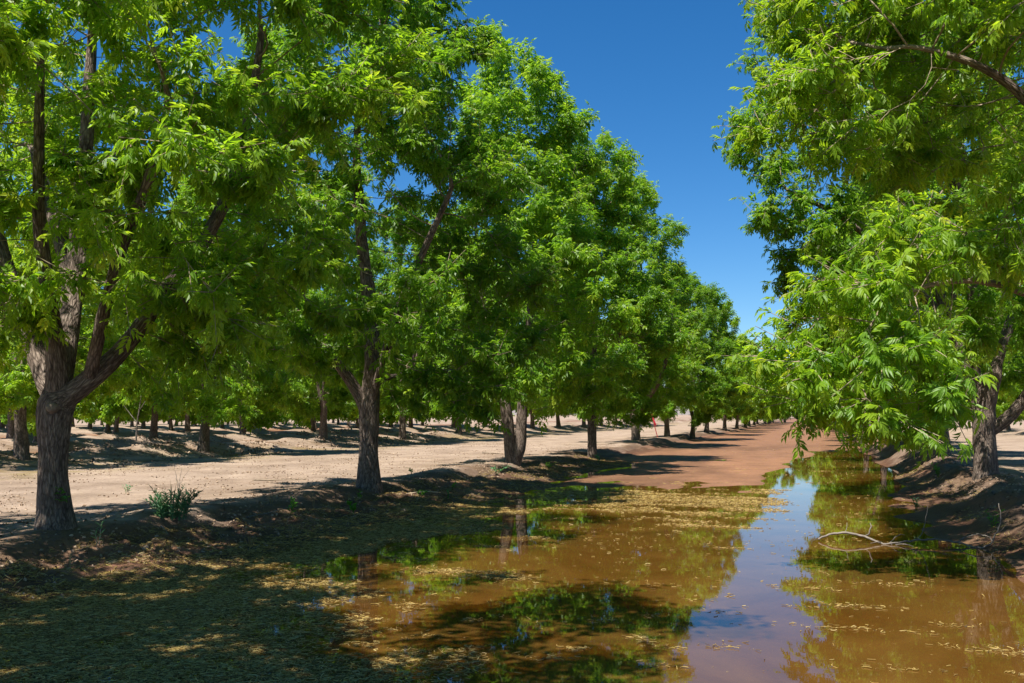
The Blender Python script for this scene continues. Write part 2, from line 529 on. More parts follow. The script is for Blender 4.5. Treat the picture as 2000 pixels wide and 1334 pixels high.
# low pale hills at the horizon
hx = np.linspace(-3000, 1500, 90)
hz = 14 + 26 * (fbm(hx * 0.0016, hx * 0 + 3, 4) + 0.35)
hv = []
for j, (f, y) in enumerate(((0, 2500), (0.7, 2650), (1, 2900), (0, 3400))):
    hv.append(np.stack([hx, np.full_like(hx, y), np.maximum(hz, 5) * f - 1], -1))
hv = np.concatenate(hv); kk = len(hx)
ii = (np.arange(3)[:, None] * kk + np.arange(kk - 1)[None]).ravel()
hills = link('hills', mesh_np('hills', hv, np.stack([ii, ii + 1, ii + kk + 1, ii + kk], -1), [simple_mat('far_hill', (0.2, 0.175, 0.16), 0.95, 0.2, 0.01, 0.1, 0.0)], smooth=True))
tag(hills, kind='structure')


def gz(x, y):
    return float(ground_z(np.array([x]), np.array([y]))[0])


# ------------------------------------------------------------------ tree generator
def unit(v):
    return v / (np.linalg.norm(v, axis=-1, keepdims=True) + 1e-9)


def leaf_template(nl, ll, lw, rach, seed, droop=0.55):
    """pinnate leaf along +x, drooping towards -z; quads (base, left, tip, right)"""
    r = np.random.default_rng(seed)
    V = []; pairs = (nl - 1) // 2
    stations = [(0.22 + 0.72 * i / max(1, pairs), s) for i in range(pairs) for s in (-1, 1)] + [(1.0, 0)]
    for t, s in stations:
        b = np.array([rach * t * (1 - 0.10 * t), 0, -rach * droop * t * t * 0.6])
        l = ll * (0.72 + 0.45 * math.sin(math.pi * (0.15 + 0.75 * t))) * r.uniform(0.85, 1.12)
        w = lw * (0.8 + 0.3 * t) * r.uniform(0.85, 1.15)
        ang = rad(58 - 24 * t + r.uniform(-14, 14)) * s
        d = np.array([math.cos(ang), math.sin(ang), -0.5 - 0.4 * t + r.uniform(-.35, .35)])
        d /= np.linalg.norm(d)
        side = np.cross([0, 0, 1.0], d); side /= np.linalg.norm(side)
        upv = np.cross(d, side)
        mid = b + d * l * 0.42
        V += [b, mid + side * w * .5 + upv * w * .22, b + d * l + np.array([0, 0, -l * .16]), mid - side * w * .5 + upv * w * .22]
    V = np.array(V)
    F = np.arange(len(V)).reshape(-1, 4)
    return V, F


TPL = {'A': [leaf_template(7, .115, .044, .17, s, d) for s, d in ((1, .6), (2, 1.1), (3, .3), (11, .8))],
       'B': [leaf_template(5, .125, .060, .19, s, d) for s, d in ((4, .5), (5, .9), (6, .2))],
       'C': [leaf_template(3, .19, .105, .22, s, d) for s, d in ((7, .5), (8, .9))],
       'D': [leaf_template(3, .27, .16, .30, s, d) for s, d in ((9, .5), (10, .9))]}


def resample(pts, rs, step):
    pts = np.asarray(pts, float); rs = np.asarray(rs, float)
    L = np.concatenate([[0], np.cumsum(np.linalg.norm(np.diff(pts, axis=0), axis=1))])
    n = max(2, int(L[-1] / step) + 1)
    t = np.linspace(0, L[-1], n)
    # gently rounded polyline
    out = np.stack([np.interp(t, L, pts[:, k]) for k in range(3)], -1)
    for _ in range(2):
        out[1:-1] = 0.5 * out[1:-1] + 0.25 * (out[:-2] + out[2:])
    return out, np.interp(t, L, rs)


def blobs_generic(r, hw, hy, h, n=26, z0=2.3, lean=(0, 0)):
    """clumps of foliage filling a tall rounded crown"""
    B = []
    for i in range(n):
        f = (i + 0.5) / n
        z = z0 + (h - z0) * (f ** 1.12)
        prof = 0.72 + 1.4 * f if f < 0.2 else 1.0 - 0.84 * ((f - 0.2) / 0.8) ** 1.15
        prof = max(prof, 0.16)
        a = i * 2.399 + r.uniform(-.5, .5)
        q = math.sqrt(r.uniform(0.35, 1.0)) * prof
        B.append((lean[0] * f + hw * q * math.cos(a) * .82, lean[1] * f + hy * q * math.sin(a) * .82, z, r.uniform(1.0, 1.75), r.uniform(1.0, 1.75), r.uniform(.75, 1.25)))
    return B


def make_tree(name, seed, limbs, blobs, n_attr, n_leaf, lod, leaf_scale=1.0, trunk_sides=14, step=0.3, kill=0.55, extra_leaf_objects=0, tassels=0, prune=None):
    r = np.random.default_rng(seed)
    P = []; par = []; ex = []; pts_first = {}
    for li, (pts, rs, attach) in enumerate(limbs):
        q, qr = resample(pts, rs, step)
        base = -1
        if attach is not None:
            D = np.linalg.norm(np.array(P) - q[0], axis=1)
            base = int(np.argmin(D))
        for i in range(len(q)):
            if i == 0 and attach is not None:
                continue
            P.append(q[i]); ex.append(qr[i])
            par.append(base if (i == 0 or (i == 1 and attach is not None)) else len(P) - 2)
    n_ex = len(P)
    cap = 9000
    PP = np.zeros((cap, 3)); PP[:n_ex] = P
    par = par + [0] * (cap - n_ex)
    nch = np.zeros(cap, int)
    for i in range(n_ex):
        if par[i] >= 0: nch[par[i]] += 1
    n = n_ex
    # attractors
    wts = np.array([b[3] * b[4] * b[5] for b in blobs]); wts = wts / wts.sum()
    ci = r.choice(len(blobs), n_attr, p=wts)
    Bm = np.array(blobs)
    d = unit(r.normal(size=(n_attr, 3))) * (r.random(n_attr) ** 0.45)[:, None]
    A = Bm[ci, :3] + d * Bm[ci, 3:6]
    if prune is not None:
        A = A[prune(A)]
    near = np.zeros(len(A), int); dist = np.full(len(A), 1e9)

    def upd(i0, i1):
        nonlocal near, dist
        for s in range(i0, i1, 400):
            e = min(i1, s + 400)
            D = np.linalg.norm(A[:, None] - PP[None, s:e], axis=2)
            j = D.argmin(1); dm = D[np.arange(len(A)), j]
            m = dm < dist
            dist[m] = dm[m]; near[m] = j[m] + s
    trunk_free = max(1, int(1.3 / step))
    upd(trunk_free, n)
    for it in range(70):
        if len(A) == 0 or n > cap - 700:
            break
        infl = 2.6 if it > 4 else 6.0
        m = (dist < infl) & (nch[near] < 3)
        if not m.any():
            break
        vec = unit(A[m] - PP[near[m]])
        acc = np.zeros((n, 3)); np.add.at(acc, near[m], vec)
        idx = np.unique(near[m])
        dirs = unit(unit(acc[idx]) + r.normal(size=(len(idx), 3)) * 0.22 + np.array([0, 0, 0.06]))
        new = PP[idx] + dirs * step
        k = len(idx)
        PP[n:n + k] = new
        for a_, b_ in enumerate(idx):
            par[n + a_] = int(b_)
        nch[idx] += 1
        upd(n, n + k)
        n += k
        keep = dist > kill
        A = A[keep]; near = near[keep]; dist = dist[keep]
    PP = PP[:n]; par = np.array(par[:n]); nch = nch[:n]
    child = [[] for _ in range(n)]
    for i in range(n):
        if par[i] >= 0: child[par[i]].append(i)
    tipr = 0.0075
    acc = np.zeros(n)
    for i in range(n - 1, -1, -1):
        if not child[i]: acc[i] = 1.0
        if par[i] >= 0: acc[par[i]] += acc[i]
    R = tipr * acc ** (1 / 2.15)
    R[:n_ex] = np.maximum(np.minimum(R[:n_ex], np.array(ex) * 1.1), np.array(ex))
    for i in range(n):
        if par[i] >= 0 and i >= n_ex:
            R[i] = min(R[i], R[par[i]] * 0.92)
    main = np.full(n, -1)
    for i in range(n):
        if child[i]:
            main[i] = max(child[i], key=lambda c: R[c] + (1e3 if (i < n_ex and c == i + 1 and c < n_ex) else 0))
    for _ in range(2):
        Q = PP.copy()
        for i in range(n_ex, n):
            if main[i] >= 0:
                Q[i] = 0.5 * PP[i] + 0.25 * (PP[par[i]] + PP[main[i]])
        PP = Q
    mb = MB()
    fine = lod in 'AB'
    starts = [i for i in range(n) if par[i] < 0 or main[par[i]] != i]
    for s0 in starts:
        ch = [s0]
        while main[ch[-1]] >= 0: ch.append(main[ch[-1]])
        rr = [R[c] for c in ch]
        if par[s0] >= 0:
            ch = [par[s0]] + ch; rr = [rr[0] * (1.25 if rr[0] > .05 else 1.0)] + rr
        rm = rr[0]
        if not fine and rm < 0.02 and lod == 'D':
            continue
        if len(ch) < 2: continue
        sides = trunk_sides if rm > .09 else (9 if rm > .05 else (6 if rm > .02 else 3)) if fine else (trunk_sides if rm > .09 else 5 if rm > .03 else 3)
        p_ = PP[ch]; r_ = np.array(rr)
        if rm > .09 and lod == 'A':
            p_, r_ = resample(p_, r_, 0.12)
        mb.tube(p_, r_, sides, rough=0.16 if rm > .06 else 0.0, v0=s0 * 0.37)
    # shoots bearing leaves
    depth = np.zeros(n, int)
    for i in range(n - 1, -1, -1):
        if child[i]: depth[i] = 1 + max(depth[c] for c in child[i])
    el = np.array([i for i in range(n_ex, n) if depth[i] <= 8])
    w = np.where(depth[el] == 0, 1.7, np.where(depth[el] < 3, 1.1, np.where(depth[el] < 5, .7, .35)))
    mleaf = 7
    ns = max(10, n_leaf // mleaf)
    pick = r.choice(el, ns, p=w / w.sum())
    ax0 = unit(PP[pick] - PP[par[pick]])
    cen = PP[el].mean(0)
    outw = unit((PP[pick] - cen) * np.array([1, 1, .6]))
    ax = unit(ax0 * .7 + r.normal(size=(ns, 3)) * 0.75 + outw * .45 + np.array([0, 0, 0.22]))
    L = r.uniform(.2, .75, ns)
    O = PP[pick]
    for i in range(ns if lod != 'D' else 0):
        mb.tube([O[i], O[i] + ax[i] * L[i]], [.007, .004], 3, cap=False)
    trunk = mb.mesh(name + '_trunk', BARK)
    kk = np.tile(np.arange(mleaf), ns); si = np.repeat(np.arange(ns), mleaf)
    t = (kk + 0.6) / mleaf
    a = ax[si]
    pos = O[si] + a * (L[si] * t)[:, None]
    az = kk * 2.4 + np.repeat(r.uniform(0, 6.28, ns), mleaf)
    p1 = unit(np.cross(a, np.array([.31, .22, .92]))); p2 = np.cross(a, p1)
    th = rad(68) - rad(34) * t ** 2 + r.normal(size=len(t)) * .15
    dv = a * np.cos(th)[:, None] + (p1 * np.cos(az)[:, None] + p2 * np.sin(az)[:, None]) * np.sin(th)[:, None]
    dv = unit(dv + np.array([0, 0, -.12]) + r.normal(size=dv.shape) * .12)
    upv = np.array([0, 0, 1.0]) + r.normal(size=dv.shape) * .33 + a * .35
    upv = unit(upv - dv * (upv * dv).sum(1)[:, None])
    sd = np.cross(upv, dv)
    sc = leaf_scale * r.uniform(.72, 1.15, len(t)) * (1.05 - .3 * t)
    hue = np.clip(0.42 + 0.22 * np.repeat(r.normal(size=ns), mleaf) * .8 + r.normal(size=len(t)) * .13 + .18 * (t - .4), 0, 1)
    M = np.stack([dv, sd, upv], -1) * sc[:, None, None]
    leafobj = None
    sel = np.ones(len(t), bool)
    if extra_leaf_objects:
        leafobj = (M, pos, hue, sel)
    V = []; H = []; F = []; off = 0
    tp = TPL[lod]
    which = r.integers(0, len(tp), len(t))
    return dict(trunk=trunk, M=M, pos=pos, hue=hue, which=which, lod=lod, name=name, tips=PP[[i for i in range(n) if not child[i]]], r=r)


def sun_gap(A, x=0.0, y=0.0, rad_=.8, keep=.3):
    h = np.clip(A[:, 2] - .8, 0, None)
    d = np.hypot(A[:, 0] - x + .2215 * h, A[:, 1] - y + .4346 * h)
    return (d > rad_ + .03 * h) | (np.random.default_rng(4).random(len(A)) < keep) | (A[:, 2] > 10.5)


def crown_mesh(T, skip=None):
    V = []; H = []; F = []; off = 0
    tp = TPL[T['lod']]
    for k, (tv, tf) in enumerate(tp):
        m = T['which'] == k
        if skip is not None: m = m & ~skip
        if not m.any(): continue
        v = np.einsum('nij,kj->nki', T['M'][m], tv) + T['pos'][m][:, None]
        nn, kk_ = v.shape[:2]
        V.append(v.reshape(-1, 3)); H.append(np.repeat(T['hue'][m], kk_))
        F.append((tf[None] + (np.arange(nn) * kk_)[:, None, None]).reshape(-1, 4) + off)
        off += nn * kk_
    return mesh_np(T['name'] + '_crown', np.concatenate(V), np.concatenate(F), [LEAF], {'tint': np.concatenate(H)})


def tassel_mesh(T, n, seed):
    """hanging yellow-green catkin clusters under the shoots"""
    r = np.random.default_rng(seed)
    V = []; F = []; H = []; off = 0
    idx = r.choice(len(T['pos']), n, replace=False)
    for i in idx:
        for k in range(r.integers(4, 8)):
            p = T['pos'][i] + r.normal(size=3) * np.array([.02, .02, .01])
            a = r.uniform(0, 6.28); sp = r.uniform(.1, .45); l = r.uniform(.09, .16)
            pts = [p + np.array([math.cos(a) * sp * l * q, math.sin(a) * sp * l * q, -l * q]) for q in (0, .5, 1)]
            w = .0065
            th = a + 1.57
            for j, (dx, dy) in enumerate(((math.cos(th) * w, math.sin(th) * w), (math.cos(a) * w, math.sin(a) * w))):
                for q in pts:
                    V += [q + np.array([dx, dy, 0]), q - np.array([dx, dy, 0])]
                F += [[off, off + 1, off + 3, off + 2], [off + 2, off + 3, off + 5, off + 4]]
                H += [r.random()] * 6
                off += 6
    return mesh_np('hanging_catkins', np.array(V), np.array(F), [TASSEL], {'tint': np.array(H)})


def gen_limbs(r, th=2.3, tr=.24, nl=4, spread=.5, ln=3.4):
    """a short trunk that forks into a vase of limbs"""
    lean = r.uniform(-.08, .08, 2)
    top = np.array([lean[0] * th, lean[1] * th, th])
    L = [([(0, 0, -.15), (0, 0, .12), (lean[0] * th * .5, lean[1] * th * .5, th * .5), tuple(top)], [tr * 1.5, tr * 1.2, tr * .9, tr * .95], None)]
    a0 = r.uniform(0, 6.28)
    for i in range(nl):
        a = a0 + i * 6.283 / nl + r.uniform(-.35, .35)
        s = spread * r.uniform(.65, 1.25); l = ln * r.uniform(.8, 1.2)
        q1 = top + np.array([math.cos(a) * s * .9, math.sin(a) * s * .9, 1.0]) * l * .3
        q2 = q1 + np.array([math.cos(a) * s, math.sin(a) * s, 1.05]) * l * .35
        q3 = q2 + np.array([math.cos(a + .3) * s * .6, math.sin(a + .3) * s * .6, 1.15]) * l * .4
        rr = tr * r.uniform(.48, .62)
        L.append(([tuple(top - np.array([0, 0, .12 * i])), tuple(q1), tuple(q2), tuple(q3)], [rr * 1.15, rr, rr * .8, rr * .55], 0))
    return L


def place(T, name, loc, rotz=0.0, sc=1.0, label='', group=None, skip=None, tilt=(0, 0)):
    """an Empty at the foot of the tree with trunk and crown as its children; meshes are shared"""
    e = bpy.data.objects.new(name, None)
    C.objects.link(e)
    e.location = loc
    e.rotation_euler = (tilt[0], tilt[1], rotz)
    e.scale = (sc, sc, sc) if not isinstance(sc, tuple) else sc
    e.empty_display_size = 0.3
    tag(e, label, 'tree', group)
    if 'crown' not in T:
        T['crown'] = crown_mesh(T, skip)
    link('trunk', T['trunk'], e)
    c = link('crown', T['crown'], e)
    c['kind'] = 'stuff'
    return e


# ------------------------------------------------------------------ the trees nearest to the water
GROW = 'pecan trees along the bank between the dirt road and the water'
# tree whose thick limbs fork low above the bank
r1 = np.random.default_rng(21)
limbs = [([(.02, 0, -.15), (.0, 0, .04), (-.02, 0, .3), (-.08, 0, .92), (-.03, 0, 1.75)], [.30, .25, .20, .185, .25], None),
         ([(-.03, 0, 1.6), (.45, .04, 1.99), (.85, .24, 2.41), (1.22, .64, 3.32), (1.51, 1.04, 3.95), (1.64, 1.34, 4.59), (1.75, 1.64, 5.5), (1.9, 1.8, 7.2)], [.15, .145, .125, .11, .10, .09, .08, .05], 0),
         ([(.45, .04, 1.99), (1.1, -.5, 2.9), (1.55, -.8, 3.63), (2.1, -1.0, 4.3), (2.5, -1.2, 5.3)], [.085, .08, .07, .06, .04], 0),
         ([(-.03, 0, 1.7), (.08, -.16, 2.3), (.13, -.36, 2.97), (.16, -.66, 3.94), (.39, -.96, 4.86), (.5, -1.1, 6.5)], [.15, .13, .105, .085, .07, .04], 0),
         ([(-.1, 0, 1.62), (-.55, .14, 2.39), (-1.07, .34, 3.15), (-1.72, .64, 4.04), (-2.2, .8, 5.4)], [.15, .125, .11, .09, .05], 0),
         ([(-.03, 0, 1.72), (-.3, .44, 2.55), (-.55, .84, 3.34), (-.64, 1.04, 4.06), (-.8, 1.24, 4.88), (-.91, 1.44, 5.98), (-.9, 1.5, 8)], [.17, .16, .15, .14, .125, .10, .06], 0),
         ([(-.55, .84, 3.34), (-1.06, 1.14, 4.17), (-1.59, 1.44, 4.81), (-2.35, 1.84, 5.96)], [.12, .11, .095, .05], 0)]
bl = blobs_generic(r1, 4.6, 4.6, 13.5, 34, 3.0)
bl += [(2.6, -.5, 2.9, 1.3, 1.2, .7), (3.0, .9, 3.9, 1.2, 1.2, .9), (1.6, -1.6, 3.6, 1.2, 1.0, .8), (-2.4, -1.0, 2.9, 1.1, 1.1, .7), (3.6, 1.2, 6.0, 1.4, 1.4, 1.2), (1.0, 1.4, 1.85, .5, .5, .25), (1.5, 1.1, 2.3, .7, .7, .35),
       (2.4, .5, 8.2, 1.6, 1.6, 1.2), (.4, 1.6, 9.4, 1.6, 1.6, 1.2), (1.6, -1.2, 7.2, 1.5, 1.5, 1.1), (-1.6, .8, 8.4, 1.6, 1.6, 1.2), (2.8, 2.2, 9.2, 1.5, 1.5, 1.1), (-.4, -1.6, 6.2, 1.4, 1.2, 1.0)]
T1 = make_tree('bank_tree_a', 21, limbs, bl, 1900, 22500, 'A', 1.1, prune=lambda A: ((A[:, 0] - 9.79) > -.966 * (A[:, 1] + 11.16) - 2.6))
t1 = place(T1, 'pecan_tree', (-9.79, 11.16, gz(-9.79, 11.16) - .02), 0, 1, 'nearest pecan tree on the bank, thick grey trunk splitting into five low limbs', GROW)

r2 = np.random.default_rng(33)
limbs = [([(0, 0, -.15), (0, 0, .04), (0, 0, .3), (.0, 0, .99), (.0, 0, 1.8)], [.34, .29, .23, .205, .22], None),
         ([(0, 0, 1.7), (.08, .02, 2.76), (-.11, .12, 4.35), (-.35, .22, 5.51), (-.5, .22, 7.4), (-.4, .2, 9.5)], [.21, .19, .15, .12, .09, .05], 0),
         ([(0, 0, 1.6), (-.37, -.18, 2.37), (-.64, -.38, 2.75), (-1.2, -.78, 3.5), (-1.9, -1.2, 5)], [.13, .12, .10, .08, .05], 0),
         ([(0, 0, 1.65), (.42, -.28, 2.63), (.83, -.48, 3.8), (1.58, -.78, 5.03), (2.2, -.78, 6.3)], [.11, .105, .09, .075, .05], 0),
         ([(.15, 0, 2.3), (.63, .72, 2.56), (1.41, 1.22, 2.56), (2.0, 1.72, 2.6)], [.06, .055, .05, .03], 0)]
bl = blobs_generic(r2, 4.2, 5.0, 13.8, 34, 2.5)
bl += [(-2.6, -1.6, 3.0, 1.2, 1.2, .8), (1.6, -1.6, 3.2, 1.2, 1.2, .7), (2.6, 1.6, 3.4, 1.2, 1.2, .8), (-2.6, .5, 2.9, 1.2, 1.2, .7),
       (-2.4, -1.4, 8.0, 1.6, 1.6, 1.2), (-1.8, -2.0, 6.2, 1.6, 1.5, 1.2), (1.2, -2.0, 7.6, 1.5, 1.4, 1.2), (.8, -1.2, 9.8, 1.5, 1.5, 1.2), (-2.0, .4, 10, 1.5, 1.5, 1.2)]
T2 = make_tree('bank_tree_b', 33, limbs, bl, 1900, 25500, 'A', 1.12, prune=sun_gap)
place(T2, 'pecan_tree', (-9.21, 19.78, gz(-9.21, 19.78) - .02), 0, 1, 'pecan tree with a stout sun-dappled trunk on the mound, second from the camera', GROW)

r3 = np.random.default_rng(45)
limbs = [([(-.09, 0, -.15), (-.10, 0, .2), (-.24, -.08, 1.7), (-.52, -.18, 3.53), (-1.02, -.38, 5.7), (-1.2, -.5, 8)], [.24, .21, .175, .14, .10, .05], None),
         ([(-.09, 0, .0), (.16, .02, .2), (.22, .12, 1.7), (.34, .22, 3.54), (.49, .42, 5.91), (.6, .5, 9)], [.21, .20, .165, .13, .10, .05], 0)]
bl = blobs_generic(r3, 3.9, 5.0, 13.2, 34, 2.4)
bl += [(.8, -.6, 1.9, .8, .8, .5), (-2, -1.8, 2.6, 1.2, 1.2, .7)]
T3 = make_tree('bank_tree_c', 45, limbs, bl, 1500, 16000, 'B', 1.42)
place(T3, 'pecan_tree', (-9.29, 30.98, gz(-9.29, 30.98) - .02), 0, 1, 'pecan tree with twin trunks rising from one foot beside the dirt road', GROW)

limbs = [([(0, 0, -.15), (0, 0, .1), (-.01, 0, 2.14), (.09, 0, 5.03), (.21, 0, 7.1), (.2, .1, 10)], [.24, .20, .165, .14, .11, .05], None),
         ([(-.01, 0, 2.5), (-.61, -.19, 3.48), (-1.08, -.39, 4.82), (-1.6, -.6, 6.5)], [.10, .09, .07, .05], 0),
         ([(.03, 0, 3.2), (.7, .3, 4.2), (1.3, .6, 5.6), (1.6, .8, 7)], [.09, .08, .06, .04], 0)]
bl = blobs_generic(np.random.default_rng(51), 3.9, 4.8, 12.4, 32, 2.3) + [(.3, -1.0, 2.0, .8, .8, .6)]
T4 = make_tree('bank_tree_d', 51, limbs, bl, 1400, 14500, 'B', 1.42)
place(T4, 'pecan_tree', (-8.51, 39.19, gz(-8.51, 39.19) - .02), 0, 1, 'pecan tree with one straight slim dark trunk, next past the twin-trunked tree', GROW)

limbs = [([(0, 0, -.15), (0, 0, .1), (-.02, 0, .8), (-.05, 0, 1.52)], [.34, .28, .25, .29], None),
         ([(-.05, 0, 1.4), (.76, -.37, 2.39), (1.53, -.57, 3.4), (2.02, -.87, 4.97), (2.3, -1, 7)], [.17, .16, .14, .10, .05], 0),
         ([(-.05, 0, 1.45), (-.51, .13, 2.4), (-.83, .33, 4.19), (-1, .5, 7)], [.19, .18, .14, .07], 0),
         ([(-.05, 0, 1.5), (.1, .5, 3.4), (.2, .8, 6), (.3, .9, 9.5)], [.15, .13, .10, .05], 0)]
bl = blobs_generic(np.random.default_rng(57), 4.6, 5.6, 14.6, 34, 2.6)
T5 = make_tree('bank_tree_e', 57, limbs, bl, 1400, 14500, 'B', 1.5)
place(T5, 'pecan_tree', (-9.8, 56.87, gz(-9.8, 56.87) - .02), 0, 1, 'tall pecan tree whose short trunk splits in a wide V, left of the red stake', GROW)

# right bank: the near tree stands beside the camera, only its boughs reach into view
r6 = np.random.default_rng(63)
limbs = [([(0, 0, -.2), (0, 0, .1), (.03, 0, 1.1), (0, 0, 2.0)], [.34, .28, .25, .28], None),
         ([(0, 0, 1.8), (-.4, -.1, 3.4), (-.8, 0, 4.7), (-1.25, 0, 5.6), (-1.9, -.3, 6.0), (-2.7, -.5, 6.2)], [.14, .12, .09, .065, .045, .025], 0),
         ([(-.8, 0, 4.7), (-.9, .1, 6.2), (-1.0, .2, 8), (-1.2, .3, 10)], [.11, .10, .075, .04], 0),
         ([(0, 0, 1.7), (-.9, -.3, 2.7), (-1.9, -.55, 3.15), (-2.6, -.85, 3.05), (-3.1, -1.1, 2.8)], [.07, .055, .04, .026, .015], 0),
         ([(0, 0, 1.9), (.8, .3, 3.4), (1.4, .6, 5), (1.8, .8, 7.5)], [.15, .13, .10, .05], 0),
         ([(0, 0, 1.9), (.1, .9, 3.4), (.1, 1.6, 5), (-.2, 2.2, 8)], [.14, .12, .10, .05], 0)]
bl = blobs_generic(r6, 4.6, 4.4, 13.0, 26, 4.4)
bl = [b for b in bl if b[2] > 5.0 or b[0] > -1.0]
bl += [(-3.0, -.9, 2.5, 1.0, .9, .8), (-3.7, -1.2, 2.0, .9, .8, .7), (-2.6, -.7, 3.4, 1.0, .8, .6), (-3.4, -1.4, 1.6, .85, .7, .45), (-2.7, -1.2, 1.7, .85, .7, .6), (-4.1, -1.5, 2.0, .5, .6, .4),
       (-3.2, -1.2, 2.3, .8, .7, .6), (-3.3, -1.1, 3.1, .8, .8, .5), (-2.4, -1.0, 3.7, 1.0, .8, .5), (-1.6, -1.0, 3.9, .8, .8, .6), (-3.3, -1.6, 1.5, .5, .5, .25), (-2.9, -1.5, 1.55, .5, .5, .25),
       (-3.2, -.5, 6.6, 1.0, 1.0, .9), (-2.6, .2, 7.9, 1.2, 1.2, 1.0)]
bl += [b for b in bl[-14:-2]]
bl += [(-3.5, 2.8, 6.8, 1.2, 1.2, .9), (-2.9, 4.0, 7.6, 1.4, 1.3, 1.0), (-2.0, 3.4, 5.6, 1.2, 1.2, .9), (-3.6, 1.4, 7.6, 1.1, 1.2, .9), (-1.4, 4.4, 6.4, 1.3, 1.3, 1.0), (-3.3, .3, 8.6, 1.4, 1.5, 1.0), (-2.9, 1.6, 9.6, 1.6, 1.5, 1.1), (-3.2, 2.4, 7.0, 1.4, 1.4, 1.0), (-3.4, 2.0, 8.0, 1.4, 1.4, .9), (-2.4, 1.0, 10.6, 1.5, 1.5, 1.1)]
T6 = make_tree('bough_tree', 63, limbs, bl, 3000, 25500, 'A', 1.02, kill=.4, prune=lambda A: (A[:, 0] + 3.95) < .182 * (A[:, 1] + 14) + 2.6)
R0 = (3.95, 14.0)
r0base = Vector((R0[0], R0[1], gz(*R0) - .03))

limbs = [([(0, 0, -.2), (0, 0, .1), (0, 0, .92), (-.01, 0, 1.3)], [.34, .28, .235, .26], None),
         ([(-.01, 0, 1.2), (.05, -.05, 1.85), (.21, -.15, 2.3)], [.21, .20, .19], 0),
         ([(0, 0, .95), (.4, -.05, 1.22), (.8, -.25, 1.67), (1.3, -.65, 2.8), (1.8, -.9, 4.5), (2.1, -1, 7)], [.14, .135, .13, .11, .09, .05], 0),
         ([(-.01, 0, 1.25), (-.2, .05, 1.9), (-.58, .15, 3.4), (-1.18, .15, 5.35), (-2.0, .2, 7.4)], [.17, .15, .13, .10, .06], 0),
         ([(-.2, .05, 1.9), (-.09, -.05, 4.32), (-.41, -.15, 6.46), (-.8, -.25, 8.64), (-1.09, -.35, 10.35)], [.16, .14, .115, .09, .05], 0),
         ([(-.58, .15, 3.4), (-1.9, -.6, 5.0), (-3.0, -1.0, 6.0), (-4.2, -1.2, 6.6)], [.10, .085, .065, .04], 0),
         ([(.21, -.15, 2.3), (.9, .8, 4), (1.2, 1.4, 6.5)], [.12, .10, .06], 0)]
bl = blobs_generic(np.random.default_rng(71), 5.0, 4.8, 15.0, 32, 3.0, lean=(-.8, 0))
bl += [(-3.9, -.4, 4.2, 1.0, 1.0, .8), (-3.9, .2, 6.2, 1.0, 1.0, .8), (-2.2, -1.8, 4.4, 1.3, 1.2, 1.0), (-1.6, -2.2, 3.2, 1.2, 1.0, .7), (-3.4, -1.6, 5.8, 1.2, 1.2, 1.0), (-.4, -2.6, 3.6, 1.3, 1.0, .8), (-2.6, -1.4, 3.0, 1.2, 1.0, .7), (-4.4, -1.0, 7.2, 1.2, 1.2, .9), (-4.6, -.6, 8.6, 1.2, 1.2, .9), (-4.9, -1.2, 6.0, .8, .8, .5), (-3.6, -.5, 5.0, 1.2, 1.2, .9), (-3.2, -.6, 3.6, 1.2, 1.2, .9), (-3.9, 0, 10.2, 1.3, 1.3, 1.1), (-2.6, .4, 2.6, 1.0, 1.0, .6), (-5.2, -1.3, 4.7, .45, .5, .35), (-4.3, 0, 12, 1.2, 1.2, 1.1)]
T7 = make_tree('right_bank_tree', 71, limbs, bl, 2000, 25500, 'A', 1.14, prune=lambda A: ((A[:, 0] + 3.69) < .182 * (A[:, 1] + 24.85) + 2.8) & sun_gap(A, 0, 0, .9, .3))
place(T7, 'pecan_tree', (3.69, 24.85, gz(3.69, 24.85) - .03), 0, 1, 'pecan tree on the right berm, trunk in view with a lopped top and side limb', 'pecan trees along the right berm')


# the near bough: its largest leaves are single objects, the rest of the crown is one mass
def camera_view(Pw):
    yaw, pit = rad(16.84), rad(4.18)
    d = Pw - np.array([0, 0, 1.9])
    fx = np.array([-math.sin(yaw), math.cos(yaw), 0]); rx = np.array([math.cos(yaw), math.sin(yaw), 0])
    fw = fx * math.cos(pit) + np.array([0, 0, math.sin(pit)]); upc = -fx * math.sin(pit) + np.array([0, 0, math.cos(pit)])
    z = d @ fw
    return (d @ rx) / z * 1.944 / 2 + .5, .5 - (d @ upc) / z * 1944 / 1334, z


wp = T6['pos'] + np.array(r0base)
u_, v_, z_ = camera_view(wp)
inside = (u_ > .70) & (u_ < .99) & (v_ > .30) & (v_ < .72) & (T6['pos'][:, 2] < 4.2)
near_leaf = np.zeros(len(wp), bool)
ids = np.where(inside)[0]
ids = ids[np.argsort(z_[ids])][:300]
near_leaf[ids] = True
t6 = place(T6, 'pecan_tree', r0base, 0, 1, 'pecan tree at the right edge, leafy bough drooping low over the water', 'pecan trees along the right berm', skip=near_leaf)


